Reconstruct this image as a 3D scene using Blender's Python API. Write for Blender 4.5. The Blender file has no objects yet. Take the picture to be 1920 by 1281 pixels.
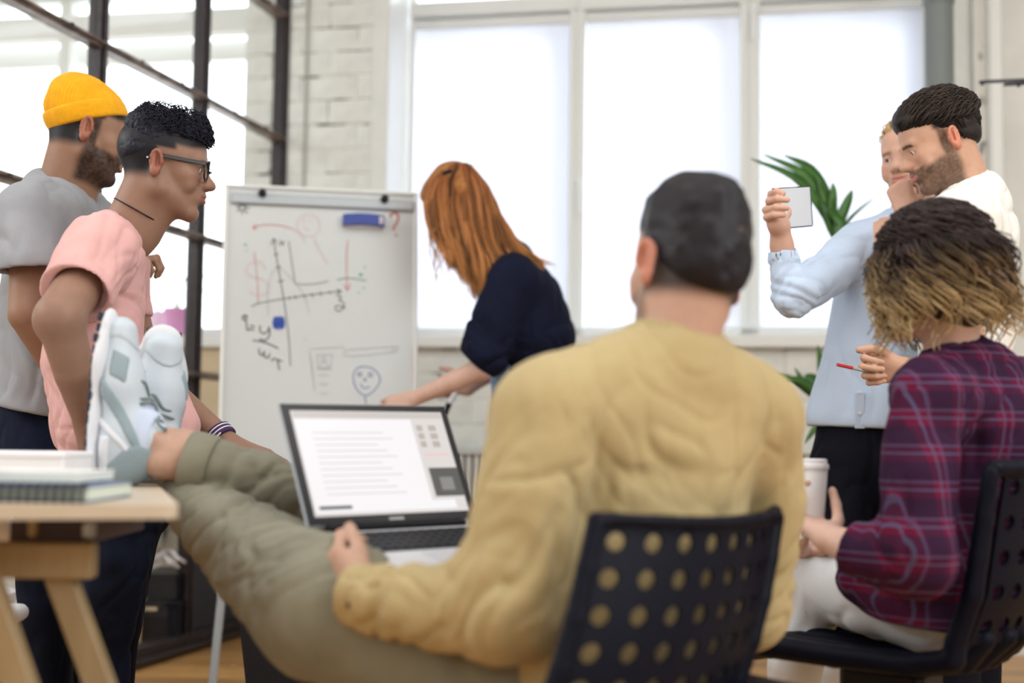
import bpy, math, random
import numpy as np
from mathutils import Vector, Matrix

random.seed(7)
RNG = np.random.default_rng(7)
SC = bpy.context.scene
COL = SC.collection

# ------------------------------------------------------------------ camera
CAM_H = 0.84
FPX = 2500.0
PITCH = math.atan(0.0728)
ROLL = 0.013
cam_d = bpy.data.cameras.new('camera')
cam = bpy.data.objects.new('camera', cam_d)
COL.objects.link(cam)
cam_d.sensor_width = 36.0
cam_d.lens = FPX / 1920.0 * 36.0
cam_d.clip_start = 0.05
cam_d.clip_end = 200
cam_m = Matrix.Rotation(math.pi / 2 + PITCH, 4, 'X') @ Matrix.Rotation(ROLL, 4, 'Z')
cam_m.translation = (0, 0, CAM_H)
cam.matrix_world = cam_m
cam_d.dof.use_dof = True
cam_d.dof.focus_distance = 3.05
cam_d.dof.aperture_fstop = 1.6
SC.camera = cam
CR = np.array(cam_m.to_3x3())

# ------------------------------------------------------------------ daylight and exposure
world = bpy.data.worlds.new('overcast_sky')
SC.world = world
world.use_nodes = True
wb = world.node_tree.nodes['Background']
wb.inputs[0].default_value = (0.92, 0.965, 1.0, 1)
wb.inputs[1].default_value = 4.0
SC.view_settings.view_transform = 'Standard'
SC.view_settings.look = 'None'
SC.view_settings.gamma = 1.0
SC.view_settings.use_curve_mapping = False
SC.view_settings.exposure = 0.12
SC.cycles.use_denoising = True
SC.cycles.max_bounces = 8
SC.cycles.diffuse_bounces = 4
SC.cycles.transparent_max_bounces = 16
SC.cycles.sample_clamp_indirect = 6.0


def light_area(name, loc, target, sx, sy, power, color=(1, 1, 1)):
    d = bpy.data.lights.new(name, 'AREA')
    d.shape = 'RECTANGLE'
    d.size = sx
    d.size_y = sy
    d.energy = power
    d.color = color
    o = bpy.data.objects.new(name, d)
    COL.objects.link(o)
    o.location = loc
    v = Vector(target) - Vector(loc)
    o.rotation_euler = v.to_track_quat('-Z', 'Y').to_euler()
    return o


# added fill behind the photographer; daylight through windows in the right-hand side wall
light_area('window_light_rear', (-.3, -3.25, 2.5), (-.3, 3, 1.2), 5.6, 1.7, 62, (.95, .98, 1.0))
light_area('ceiling_lamp_light', (.2, 2.2, 3.5), (.2, 2.6, 0), 4.5, 4.0, 88, (.97, .985, 1.0))  # overhead fill added for shading from above, not a known fixture
light_area('window_light_side', (3.18, 0.9, 2.4), (0, 1.9, 1.2), 4.4, 1.7, 145, (.93, .97, 1.0))
light_area('window_light_left', (-3.98, 2.6, 2.2), (0, 3.0, 1.2), 3.0, 1.9, 120, (.93, .97, 1.0))  # fill added from the left side wall, no window modelled there

# ------------------------------------------------------------------ picture point -> place in the room
def ray(px, py):
    v = CR @ np.array([(px - 960) / FPX, -(py - 640.5) / FPX, -1.0])
    return v / v[1]


def P(px, py, d):
    v = ray(px, py)
    return np.array([v[0] * d, d, CAM_H + v[2] * d])


def hit(px, py, O, n):
    """ray through a pixel against the plane through O with normal n"""
    v = ray(px, py)
    C0 = np.array([0, 0, CAM_H])
    t = np.dot(np.asarray(O) - C0, n) / np.dot(v, n)
    return C0 + v * t


def A(*v):
    return np.array(v, float)


def unit(v):
    v = np.asarray(v, float)
    return v / (np.linalg.norm(v) + 1e-12)


# ------------------------------------------------------------------ materials
def lin(c):
    r = []
    for x in c:
        x = x / 255.0
        r.append(x / 12.92 if x <= 0.04045 else ((x + 0.055) / 1.055) ** 2.4)
    return tuple(r) + (1.0,)


def mat(name, rgb, rough=0.6, metal=0.0, noise=0.0, nscale=20.0, bump=0.0, bscale=200.0, sheen=0.0,
        trans=0.0, alpha=1.0, vcol=False, sss=0.0, spec=0.5, stretch=None, rgb2=None, coat=0.0):
    m = bpy.data.materials.new(name)
    m.use_nodes = True
    nt = m.node_tree
    b = nt.nodes['Principled BSDF']
    b.inputs['Base Color'].default_value = lin(rgb)
    b.inputs['Roughness'].default_value = rough
    b.inputs['Metallic'].default_value = metal
    b.inputs['Specular IOR Level'].default_value = spec
    b.inputs['Coat Weight'].default_value = coat
    if sheen:
        b.inputs['Sheen Weight'].default_value = sheen
        b.inputs['Sheen Roughness'].default_value = 0.5
    if sss:
        b.inputs['Subsurface Weight'].default_value = sss
        b.inputs['Subsurface Radius'].default_value = (0.012, 0.005, 0.003)
        b.inputs['Subsurface Scale'].default_value = 1.0
    if trans:
        b.inputs['Transmission Weight'].default_value = trans
    if alpha < 1:
        b.inputs['Alpha'].default_value = alpha
    src = None
    tc = nt.nodes.new('ShaderNodeTexCoord')
    mp = nt.nodes.new('ShaderNodeMapping')
    nt.links.new(tc.outputs['Object'], mp.inputs[0])
    if stretch:
        mp.inputs['Scale'].default_value = stretch
    if vcol:
        vc = nt.nodes.new('ShaderNodeVertexColor')
        vc.layer_name = 'col'
        src = vc.outputs[0]
    if noise or rgb2:
        n = nt.nodes.new('ShaderNodeTexNoise')
        n.inputs['Scale'].default_value = nscale
        n.inputs['Detail'].default_value = 5
        nt.links.new(mp.outputs[0], n.inputs[0])
        mx = nt.nodes.new('ShaderNodeMix')
        mx.data_type = 'RGBA'
        mr = nt.nodes.new('ShaderNodeMapRange')
        mr.inputs['From Min'].default_value = 0.3
        mr.inputs['From Max'].default_value = 0.7
        nt.links.new(n.outputs[0], mr.inputs[0])
        nt.links.new(mr.outputs[0], mx.inputs['Factor'])
        c2 = rgb2 or tuple(max(0, c * (1 - noise)) for c in rgb)
        if src is not None:
            mx.blend_type = 'MULTIPLY'
            nt.links.new(src, mx.inputs['A'])
            mx.inputs['B'].default_value = (1 - noise, 1 - noise, 1 - noise, 1)
        else:
            mx.inputs['A'].default_value = lin(rgb)
            mx.inputs['B'].default_value = lin(c2)
        src = mx.outputs['Result']
    if src is not None:
        nt.links.new(src, b.inputs['Base Color'])
    if bump:
        n2 = nt.nodes.new('ShaderNodeTexNoise')
        n2.inputs['Scale'].default_value = bscale
        n2.inputs['Detail'].default_value = 3
        nt.links.new(mp.outputs[0], n2.inputs[0])
        bp = nt.nodes.new('ShaderNodeBump')
        bp.inputs['Strength'].default_value = bump
        bp.inputs['Distance'].default_value = 0.004
        nt.links.new(n2.outputs[0], bp.inputs['Height'])
        nt.links.new(bp.outputs[0], b.inputs['Normal'])
    return m


def glass_mat(name, tint=(252, 253, 253), gloss=0.03):
    m = bpy.data.materials.new(name)
    m.use_nodes = True
    nt = m.node_tree
    nt.nodes.clear()
    o = nt.nodes.new('ShaderNodeOutputMaterial')
    t = nt.nodes.new('ShaderNodeBsdfTransparent')
    t.inputs[0].default_value = lin(tint)
    g = nt.nodes.new('ShaderNodeBsdfGlossy')
    g.inputs['Roughness'].default_value = 0.02
    f = nt.nodes.new('ShaderNodeValue')
    f.outputs[0].default_value = gloss
    mx = nt.nodes.new('ShaderNodeMixShader')
    nt.links.new(f.outputs[0], mx.inputs[0])
    nt.links.new(t.outputs[0], mx.inputs[1])
    nt.links.new(g.outputs[0], mx.inputs[2])
    nt.links.new(mx.outputs[0], o.inputs[0])
    return m


def fabric_translucent(name, rgb, amount=0.6, see=0.0):
    m = bpy.data.materials.new(name)
    m.use_nodes = True
    nt = m.node_tree
    nt.nodes.clear()
    o = nt.nodes.new('ShaderNodeOutputMaterial')
    t = nt.nodes.new('ShaderNodeBsdfTranslucent')
    t.inputs[0].default_value = lin(rgb)
    g = nt.nodes.new('ShaderNodeBsdfDiffuse')
    g.inputs[0].default_value = lin(rgb)
    mx = nt.nodes.new('ShaderNodeMixShader')
    mx.inputs[0].default_value = amount
    nt.links.new(g.outputs[0], mx.inputs[1])
    nt.links.new(t.outputs[0], mx.inputs[2])
    last = mx.outputs[0]
    if see:
        tr = nt.nodes.new('ShaderNodeBsdfTransparent')
        m2 = nt.nodes.new('ShaderNodeMixShader')
        m2.inputs[0].default_value = see
        nt.links.new(last, m2.inputs[1])
        nt.links.new(tr.outputs[0], m2.inputs[2])
        last = m2.outputs[0]
    nt.links.new(last, o.inputs[0])
    return m


# ------------------------------------------------------------------ objects
def smooth(me, on=True):
    me.polygons.foreach_set('use_smooth', [on] * len(me.polygons))


def empty(name, loc, label=None, cat=None, group=None, kind=None):
    o = bpy.data.objects.new(name, None)
    COL.objects.link(o)
    o.location = tuple(loc)
    o.empty_display_size = 0.1
    tag(o, label, cat, group, kind)
    return o


def tag(o, label=None, cat=None, group=None, kind=None):
    if label: o['label'] = label
    if cat: o['category'] = cat
    if group: o['group'] = group
    if kind: o['kind'] = kind
    return o


def wloc(o):
    v = np.zeros(3)
    while o is not None:
        v = v + np.array(o.location)
        o = o.parent
    return v


def mesh_obj(name, V, Fc, material, parent=None, sm=False, cols=None, origin=None, label=None):
    """V in world coordinates; the object sits at origin (or its parent's base)"""
    V = np.asarray(V, float)
    pw = wloc(parent) if parent is not None else np.zeros(3)
    og = np.asarray(origin, float) if origin is not None else pw
    me = bpy.data.meshes.new(name)
    me.from_pydata((V - og).tolist(), [], Fc if isinstance(Fc, list) else Fc.tolist())
    if isinstance(material, (list, tuple)):
        for q in material: me.materials.append(q)
    elif material is not None:
        me.materials.append(material)
    if sm: smooth(me)
    if cols is not None:
        a = me.color_attributes.new('col', 'FLOAT_COLOR', 'POINT')
        c = np.ones((len(V), 4))
        c[:, :3] = cols
        a.data.foreach_set('color', c.ravel())
    o = bpy.data.objects.new(name, me)
    COL.objects.link(o)
    if parent is not None: o.parent = parent
    o.location = tuple(og - pw)
    if label: o['label'] = label
    return o


class MB:
    """collects simple solids into one mesh"""

    def __init__(s):
        s.V = []
        s.F = []
        s.mi = []
        s.n = 0

    def add(s, V, F, mi=0):
        V = np.asarray(V, float)
        s.V.append(V)
        s.F += [tuple(int(i) + s.n for i in f) for f in F]
        s.mi += [mi] * len(F)
        s.n += len(V)
        return s

    def box(s, c, size, R=None, bev=0.0, mi=0):
        c = np.asarray(c, float)
        h = np.asarray(size, float) / 2
        R = np.eye(3) if R is None else np.asarray(R, float)
        if bev <= 0:
            V = [[x * h[0], y * h[1], z * h[2]] for x in (-1, 1) for y in (-1, 1) for z in (-1, 1)]
            F = [(0, 1, 3, 2), (4, 6, 7, 5), (0, 4, 5, 1), (2, 3, 7, 6), (0, 2, 6, 4), (1, 5, 7, 3)]
            return s.add(np.array(V) @ R.T + c, F, mi)
        b = min(bev, h.min() * 0.9)
        V = []
        idx = {}
        for sx in (-1, 1):
            for sy in (-1, 1):
                for sz in (-1, 1):
                    for ax in range(3):
                        v = [sx * (h[0] - b), sy * (h[1] - b), sz * (h[2] - b)]
                        v[ax] = (sx, sy, sz)[ax] * h[ax]
                        idx[(sx, sy, sz, ax)] = len(V)
                        V.append(v)
        F = []
        for ax in range(3):
            o1, o2 = [(1, 2), (2, 0), (0, 1)][ax]
            for sg in (-1, 1):
                q = []
                for a1, a2 in ((-1, -1), (1, -1), (1, 1), (-1, 1)):
                    k = [0, 0, 0]
                    k[ax] = sg; k[o1] = a1; k[o2] = a2
                    q.append(idx[(k[0], k[1], k[2], ax)])
                F.append(q if sg > 0 else q[::-1])
        for ax in range(3):
            o1, o2 = [(1, 2), (2, 0), (0, 1)][ax]
            for a1 in (-1, 1):
                for a2 in (-1, 1):
                    k0 = [0, 0, 0]; k1 = [0, 0, 0]
                    k0[ax] = -1; k1[ax] = 1
                    for k in (k0, k1):
                        k[o1] = a1; k[o2] = a2
                    q = [idx[(*k0, o1)], idx[(*k1, o1)], idx[(*k1, o2)], idx[(*k0, o2)]]
                    F.append(q if a1 * a2 < 0 else q[::-1])
        for sx in (-1, 1):
            for sy in (-1, 1):
                for sz in (-1, 1):
                    q = [idx[(sx, sy, sz, 0)], idx[(sx, sy, sz, 1)], idx[(sx, sy, sz, 2)]]
                    F.append(q if sx * sy * sz > 0 else q[::-1])
        return s.add(np.array(V) @ R.T + c, F, mi)

    def beam(s, a, b, w, t, up=(0, 0, 1), bev=0.0, mi=0):
        """box from a to b; w across, t along 'up'"""
        a = np.asarray(a, float); b = np.asarray(b, float)
        x = unit(b - a)
        z = np.asarray(up, float)
        z = unit(z - x * np.dot(z, x))
        y = np.cross(z, x)
        return s.box((a + b) / 2, (np.linalg.norm(b - a), w, t), np.stack([x, y, z], 1), bev, mi)

    def tube(s, pts, r, n=10, cap=True, mi=0):
        pts = np.asarray(pts, float)
        k = len(pts)
        rr = np.full(k, r) if np.isscalar(r) else np.asarray(r, float)
        T = np.gradient(pts, axis=0)
        up = A(0.13, 0.31, 0.94)
        V = []
        prev = None
        for i in range(k):
            t = unit(T[i])
            if prev is None:
                u = unit(np.cross(t, up if abs(np.dot(t, up)) < .9 else A(1, 0, 0)))
            else:
                u = unit(prev - t * np.dot(prev, t))
            prev = u
            w = np.cross(t, u)
            for j in range(n):
                a = 2 * math.pi * j / n
                V.append(pts[i] + rr[i] * (math.cos(a) * u + math.sin(a) * w))
        F = []
        for i in range(k - 1):
            for j in range(n):
                j2 = (j + 1) % n
                F.append((i * n + j, i * n + j2, (i + 1) * n + j2, (i + 1) * n + j))
        if cap:
            F.append(tuple(range(n))[::-1])
            F.append(tuple(range((k - 1) * n, k * n)))
        return s.add(V, F, mi)

    def lathe(s, c, prof, n=32, R=None, mi=0):
        """prof: list of (r,z)"""
        R = np.eye(3) if R is None else R
        V = []
        for r, z in prof:
            for j in range(n):
                a = 2 * math.pi * j / n
                V.append((r * math.cos(a), r * math.sin(a), z))
        F = []
        for i in range(len(prof) - 1):
            for j in range(n):
                j2 = (j + 1) % n
                F.append((i * n + j, i * n + j2, (i + 1) * n + j2, (i + 1) * n + j))
        F.append(tuple(range(n))[::-1])
        F.append(tuple(range((len(prof) - 1) * n, len(prof) * n)))
        return s.add(np.array(V) @ R.T + np.asarray(c, float), F, mi)

    def prism(s, poly, O, U, W, N, t, mi=0):
        """2-D outline (u,w) extruded by t along N"""
        O, U, W, N = map(lambda q: np.asarray(q, float), (O, U, W, N))
        k = len(poly)
        V = [O + U * u + W * w for u, w in poly] + [O + U * u + W * w + N * t for u, w in poly]
        F = [tuple(range(k))[::-1], tuple(range(k, 2 * k))]
        for i in range(k):
            j = (i + 1) % k
            F.append((i, j, k + j, k + i))
        return s.add(V, F, mi)

    def build(s, name, material, parent=None, sm=False, origin=None, label=None):
        V = np.concatenate(s.V)
        if parent is None and origin is None:
            lo, hi = V.min(0), V.max(0)
            origin = A((lo[0] + hi[0]) / 2, (lo[1] + hi[1]) / 2, lo[2])
        o = mesh_obj(name, V, s.F, material, parent, sm, None, origin, label)
        if max(s.mi) > 0:
            o.data.polygons.foreach_set('material_index', s.mi)
        if sm == 'auto':
            smooth(o.data)
            o.data.set_sharp_from_angle(angle=0.6)
        return o


# ------------------------------------------------------------------ sculpting by distance fields
def vnoise(p, seed=0):
    """value noise in [-1,1] at points p (N,3)"""
    i = np.floor(p).astype(np.int64)
    f = p - i
    f = f * f * (3 - 2 * f)
    out = 0
    for dx in (0, 1):
        for dy in (0, 1):
            for dz in (0, 1):
                h = (i[:, 0] + dx) * 374761393 + (i[:, 1] + dy) * 668265263 + (i[:, 2] + dz) * 2147483647 + seed * 974634777
                h = (h ^ (h >> 13)) * 1274126177
                h = (h ^ (h >> 16)) & 0xffffff
                v = h / float(0x7fffff) - 1.0
                w = (f[:, 0] if dx else 1 - f[:, 0]) * (f[:, 1] if dy else 1 - f[:, 1]) * (f[:, 2] if dz else 1 - f[:, 2])
                out = out + v * w
    return out


def fbm(p, s, seed=0, oct=3):
    o = 0
    a = 1.0
    for k in range(oct):
        o = o + a * vnoise(p * s * (2 ** k), seed + k)
        a *= .5
    return o


def smin(a, b, k):
    if k <= 0: return np.minimum(a, b)
    h = np.maximum(k - np.abs(a - b), 0) / k
    return np.minimum(a, b) - h * h * k * .25


def smax(a, b, k):
    return -smin(-a, -b, k)


class Field:
    def __init__(s):
        s.ops = []
        s.cuts = []
        s.subs = []
        s.lo = np.full(3, 1e9)
        s.hi = np.full(3, -1e9)

    def _bb(s, lo, hi, neg):
        if not neg:
            s.lo = np.minimum(s.lo, lo)
            s.hi = np.maximum(s.hi, hi)

    def cone(s, a, b, r1, r2, k=.02, flat=None, neg=False):
        """rounded cone; flat=(axis, factor) makes the section elliptical: factor * r along the axis"""
        a = np.asarray(a, float); b = np.asarray(b, float)
        m = max(r1, r2) * (max(1, flat[1]) if flat else 1)
        lo, hi = np.minimum(a, b) - m, np.maximum(a, b) + m
        s._bb(lo, hi, neg)
        ba = b - a
        L2 = max(np.dot(ba, ba), 1e-12)

        def f(X, Y, Z):
            x, y, z = X - a[0], Y - a[1], Z - a[2]
            t = np.clip((x * ba[0] + y * ba[1] + z * ba[2]) / L2, 0, 1)
            x = x - t * ba[0]; y = y - t * ba[1]; z = z - t * ba[2]
            if flat:
                w = unit(flat[0])
                q = (x * w[0] + y * w[1] + z * w[2]) * (1 / flat[1] - 1)
                x = x + q * w[0]; y = y + q * w[1]; z = z + q * w[2]
                sc = min(1, flat[1])
            else:
                sc = 1
            return (np.sqrt(x * x + y * y + z * z) - (r1 + (r2 - r1) * t)) * (sc * .5 + .5)
        s.ops.append(('n' if neg else 'u', f, lo, hi, k))
        return s

    def chain(s, pts, rads, k=.02, flat=None):
        g = Field()
        for i in range(len(pts) - 1):
            g.cone(pts[i], pts[i + 1], rads[i], rads[i + 1], min(k, .004), flat)
        return s.sub(g, k)

    def ell(s, c, r, R=None, k=.02, neg=False):
        c = np.asarray(c, float); r = np.asarray(r, float)
        R = np.eye(3) if R is None else np.asarray(R, float)
        ext = np.sqrt(((R * r) ** 2).sum(1))
        s._bb(c - ext, c + ext, neg)

        def f(X, Y, Z):
            x, y, z = X - c[0], Y - c[1], Z - c[2]
            u = [(x * R[0, i] + y * R[1, i] + z * R[2, i]) for i in range(3)]
            k0 = np.sqrt((u[0] / r[0]) ** 2 + (u[1] / r[1]) ** 2 + (u[2] / r[2]) ** 2)
            k1 = np.sqrt((u[0] / r[0] ** 2) ** 2 + (u[1] / r[1] ** 2) ** 2 + (u[2] / r[2] ** 2) ** 2)
            return k0 * (k0 - 1) / np.maximum(k1, 1e-9)
        s.ops.append(('n' if neg else 'u', f, c - ext, c + ext, k))
        return s

    def rbox(s, c, h, rad, R=None, k=.005, neg=False):
        c = np.asarray(c, float); h = np.asarray(h, float)
        R = np.eye(3) if R is None else np.asarray(R, float)
        ext = np.abs(R) @ h
        s._bb(c - ext, c + ext, neg)

        def f(X, Y, Z):
            x, y, z = X - c[0], Y - c[1], Z - c[2]
            q = [np.abs(x * R[0, i] + y * R[1, i] + z * R[2, i]) - (h[i] - rad) for i in range(3)]
            o = np.sqrt(sum(np.maximum(v, 0) ** 2 for v in q))
            return o + np.minimum(np.maximum(q[0], np.maximum(q[1], q[2])), 0) - rad
        s.ops.append(('n' if neg else 'u', f, c - ext, c + ext, k))
        return s

    def cut(s, p, n, k=.006):
        """remove what lies on the n side of p"""
        p = np.asarray(p, float); n = unit(n)
        s.cuts.append((p, n))
        s.ops.append(('c', lambda X, Y, Z: (X - p[0]) * n[0] + (Y - p[1]) * n[1] + (Z - p[2]) * n[2], None, None, k))
        return s

    def func(s, mode, f, k=.004):
        s.ops.append((mode, f, None, None, k))
        return s

    def sub(s, other, k=.02):
        s._bb(other.lo, other.hi, False)
        s.subs.append(other)
        s.ops.append(('g', other, other.lo, other.hi, k))
        return s

    def evalg(s, xs, ys, zs):
        D = np.full((len(xs), len(ys), len(zs)), .25, np.float32)
        for op, f, lo, hi, k in s.ops:
            if lo is None:
                m = D < .06
                I = np.nonzero(m)
                v = f(xs[I[0]], ys[I[1]], zs[I[2]])
                D[I] = smax(D[I], v, k) if op == 'c' else D[I] + v
                continue
            mg = k + .022
            sl = []
            for ax, arr in enumerate((xs, ys, zs)):
                i0 = np.searchsorted(arr, lo[ax] - mg); i1 = np.searchsorted(arr, hi[ax] + mg)
                sl.append(slice(i0, i1))
            if any(q.stop <= q.start for q in sl): continue
            X = xs[sl[0]][:, None, None]; Y = ys[sl[1]][None, :, None]; Z = zs[sl[2]][None, None, :]
            if op == 'g':
                v = f.evalg(xs[sl[0]], ys[sl[1]], zs[sl[2]])
            else:
                v = f(X, Y, Z).astype(np.float32)
            d = D[tuple(sl)]
            if op == 'n':
                D[tuple(sl)] = smax(d, -v, k)
            else:
                D[tuple(sl)] = smin(d, v, k)
        return D

    def mesh(s, res):
        lo, hi = s.lo - .03, s.hi + .03
        n = np.ceil((hi - lo) / res).astype(int) + 1
        xs, ys, zs = [(lo[i] + np.arange(n[i]) * res).astype(np.float64) for i in range(3)]
        return surface_nets(s.evalg(xs, ys, zs), lo, res)


def surface_nets(D, lo, res):
    nx, ny, nz = D.shape
    cn = (nx - 1, ny - 1, nz - 1)
    ids, pts, quads = [], [], []
    for ax in range(3):
        a = D[:-1] if ax == 0 else (D[:, :-1] if ax == 1 else D[:, :, :-1])
        b = D[1:] if ax == 0 else (D[:, 1:] if ax == 1 else D[:, :, 1:])
        I = np.stack(np.nonzero((a < 0) != (b < 0)), 1)
        o1, o2 = [(1, 2), (2, 0), (0, 1)][ax]
        ok = (I[:, o1] > 0) & (I[:, o2] > 0) & (I[:, o1] < D.shape[o1] - 1) & (I[:, o2] < D.shape[o2] - 1)
        I = I[ok]
        va = a[tuple(I.T)]; vb = b[tuple(I.T)]
        t = va / (va - vb)
        p = I.astype(float)
        p[:, ax] += t
        q = []
        for d1, d2 in ((0, 0), (-1, 0), (-1, -1), (0, -1)):
            c = I.copy()
            c[:, o1] += d1; c[:, o2] += d2
            cid = (c[:, 0] * cn[1] + c[:, 1]) * cn[2] + c[:, 2]
            ids.append(cid); pts.append(p); q.append(cid)
        q = np.stack(q, 1)
        fl = va > 0
        q[fl] = q[fl][:, ::-1]
        quads.append(q)
    ids = np.concatenate(ids); pts = np.concatenate(pts); quads = np.concatenate(quads)
    u, inv = np.unique(ids, return_inverse=True)
    inv = inv.ravel()
    cnt = np.bincount(inv)
    V = np.stack([np.bincount(inv, pts[:, i]) / cnt for i in range(3)], 1)
    Q = np.searchsorted(u, quads)
    return lo + V * res, Q


def vnormals(V, F):
    n = np.cross(V[F[:, 2]] - V[F[:, 0]], V[F[:, 3]] - V[F[:, 1]])
    N = np.zeros_like(V)
    for i in range(4):
        np.add.at(N, F[:, i], n)
    return N / (np.linalg.norm(N, axis=1, keepdims=True) + 1e-12)


def relax(V, F, it=1, w=.5):
    for _ in range(it):
        S = np.zeros_like(V); C = np.zeros(len(V))
        for i in range(4):
            a, b = F[:, i], F[:, (i + 1) % 4]
            np.add.at(S, a, V[b]); np.add.at(C, a, 1)
            np.add.at(S, b, V[a]); np.add.at(C, b, 1)
        V = V * (1 - w) + w * S / C[:, None]
    return V


def hem_mask(field, V):
    m = np.ones(len(V))
    todo = [field]
    while todo:
        f = todo.pop()
        todo += f.subs
        inside = ((V > f.lo - .01) & (V < f.hi + .01)).all(1)
        for p, n in f.cuts:
            d = np.abs((V - p) @ n)
            m = np.where(inside, np.minimum(m, np.clip((d - .004) / .035, 0.06, 1)), m)
    return m


def sculpt(field, res, disp=None, it=1):
    V, F = field.mesh(res)
    if it: V = relax(V, F, it)
    if disp is not None:
        N = vnormals(V, F)
        V = V + N * (disp(V, N) * hem_mask(field, V))[:, None]
    return V, F


def join(meshes):
    Vs, Fs, n = [], [], 0
    for V, F in meshes:
        Vs.append(V); Fs.append(F + n); n += len(V)
    return np.concatenate(Vs), np.concatenate(Fs)


def folds(dirs, seed=0):
    """cloth folds: ridged noise stretched along a direction. dirs: list of (axis, amp, scale across, stretch, centre or None, radius)"""
    def f(V, N):
        o = np.zeros(len(V))
        for j, (ax, amp, sc, st, c, rad) in enumerate(dirs):
            ax = unit(ax)
            al = V @ ax
            q = V - np.outer(al, ax) * (1 - 1.0 / st)
            w = q * sc + 1.7 * np.stack([vnoise(V * sc * .35, seed + 9 + i) for i in range(3)], 1)
            a1 = np.clip(1 - 3.0 * np.abs(vnoise(w, seed + j * 3)), 0, 1) ** 1.3
            a2 = np.clip(1 - 3.0 * np.abs(vnoise(w * 1.7 + 5.3, seed + j * 3 + 1)), 0, 1) ** 1.3
            n = .5 - 1.2 * a1 - .6 * a2 + .35 * vnoise(w * .8 + 3, seed + j)
            if c is not None:
                g = np.exp(-((V - np.asarray(c)) ** 2).sum(1) / rad ** 2)
                n = n * g
            o += amp * n
        return o
    return f


# ------------------------------------------------------------------ strands (hair, leaves of grass)
def strands(paths, r0, r1, flat=1.0, n=5):
    """paths (S,K,3) -> joined tubes. r0, r1 per strand or scalar"""
    paths = np.asarray(paths, float)
    S, K, _ = paths.shape
    T = np.gradient(paths, axis=1)
    T /= np.linalg.norm(T, axis=2, keepdims=True) + 1e-9
    ref = np.zeros_like(T); ref[..., 1] = 1
    bad = np.abs(T[..., 1]) > .9
    ref[bad] = (1, 0, 0)
    U = np.cross(T, ref); U /= np.linalg.norm(U, axis=2, keepdims=True) + 1e-9
    W = np.cross(T, U)
    t = np.linspace(0, 1, K)[None, :]
    r0 = np.asarray(r0, float).reshape(-1, 1); r1 = np.asarray(r1, float).reshape(-1, 1)
    r = r0 + (r1 - r0) * t ** 2
    r = r * np.ones((S, 1))
    V = []
    for j in range(n):
        a = 2 * math.pi * j / n
        V.append(paths + r[..., None] * (math.cos(a) * U + math.sin(a) * W * flat))
    V = np.stack(V, 2)  # S,K,n,3
    base = (np.arange(S) * K * n)[:, None, None]
    k = (np.arange(K - 1) * n)[None, :, None]
    j = np.arange(n)[None, None, :]
    j2 = (j + 1) % n
    F = np.stack([base + k + j, base + k + j2, base + k + n + j2, base + k + n + j], -1).reshape(-1, 4)
    return V.reshape(-1, 3), F, np.repeat(np.tile(np.linspace(0, 1, K), S), n), np.repeat(np.arange(S), K * n)


def spline(pts, n):
    """Catmull-Rom through pts, n samples"""
    p = np.asarray(pts, float)
    p = np.concatenate([[2 * p[0] - p[1]], p, [2 * p[-1] - p[-2]]])
    k = len(p) - 3
    out = []
    for u in np.linspace(0, k - 1e-6, n):
        i = int(u); t = u - i
        a, b, c, d = p[i:i + 4]
        out.append(.5 * ((2 * b) + (c - a) * t + (2 * a - 5 * b + 4 * c - d) * t * t + (3 * b - a - 3 * c + d) * t ** 3))
    return np.array(out)
# ================================================================== MATERIALS
M = {}
M['plaster'] = mat('white_plaster', (236, 237, 233), .85, noise=.05, nscale=6, bump=.25, bscale=30)
M['brickpaint'] = mat('painted_brick', (238, 239, 234), .8, noise=.06, nscale=14, bump=.6, bscale=60)
M['frame_white'] = mat('window_frame_white', (232, 234, 232), .45)
M['steel'] = mat('brown_black_steel', (52, 42, 44), .45, metal=.3, noise=.3, nscale=30, bump=.1)
M['steel_worn'] = mat('worn_steel_rail', (158, 142, 132), .4, metal=.4, rgb2=(82, 66, 62), nscale=14)
M['dark_panel'] = mat('dark_steel_panel', (44, 45, 58), .5, metal=.2, noise=.2, nscale=5)
M['glass'] = glass_mat('clear_glass')
M['blind'] = fabric_translucent('roller_blind_fabric', (236, 238, 246), .6, .12)
M['tube_grey'] = mat('grey_duct_paint', (122, 130, 130), .5)
M['radiator'] = mat('radiator_enamel', (233, 233, 228), .35)
M['sill'] = mat('sill_white', (238, 240, 238), .35)
M['black'] = mat('black_plastic', (12, 14, 24), .45, spec=.25)
M['black_soft'] = mat('black_upholstery', (14, 15, 24), .8, sheen=.1)
M['beige'] = mat('beige_board', (222, 200, 165), .6, noise=.08, nscale=6)
M['terracotta'] = mat('terracotta', (176, 92, 62), .7, noise=.15)
M['leaf'] = mat('palm_leaf', (72, 118, 48), .45, rgb2=(48, 92, 34), nscale=12)
M['leaf_light'] = mat('light_leaf', (140, 180, 80), .5, rgb2=(100, 160, 100), nscale=12)
M['pink_pot'] = mat('pink_pot', (226, 150, 205), .5)
M['white_pot'] = mat('white_paper', (240, 232, 238), .6)
M['metal'] = mat('brushed_metal', (165, 170, 176), .3, metal=.9)
M['grey_metal'] = mat('grey_aluminium', (168, 174, 178), .4, metal=.35)
M['black_metal'] = mat('black_metal', (25, 28, 36), .4, metal=.4)


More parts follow.
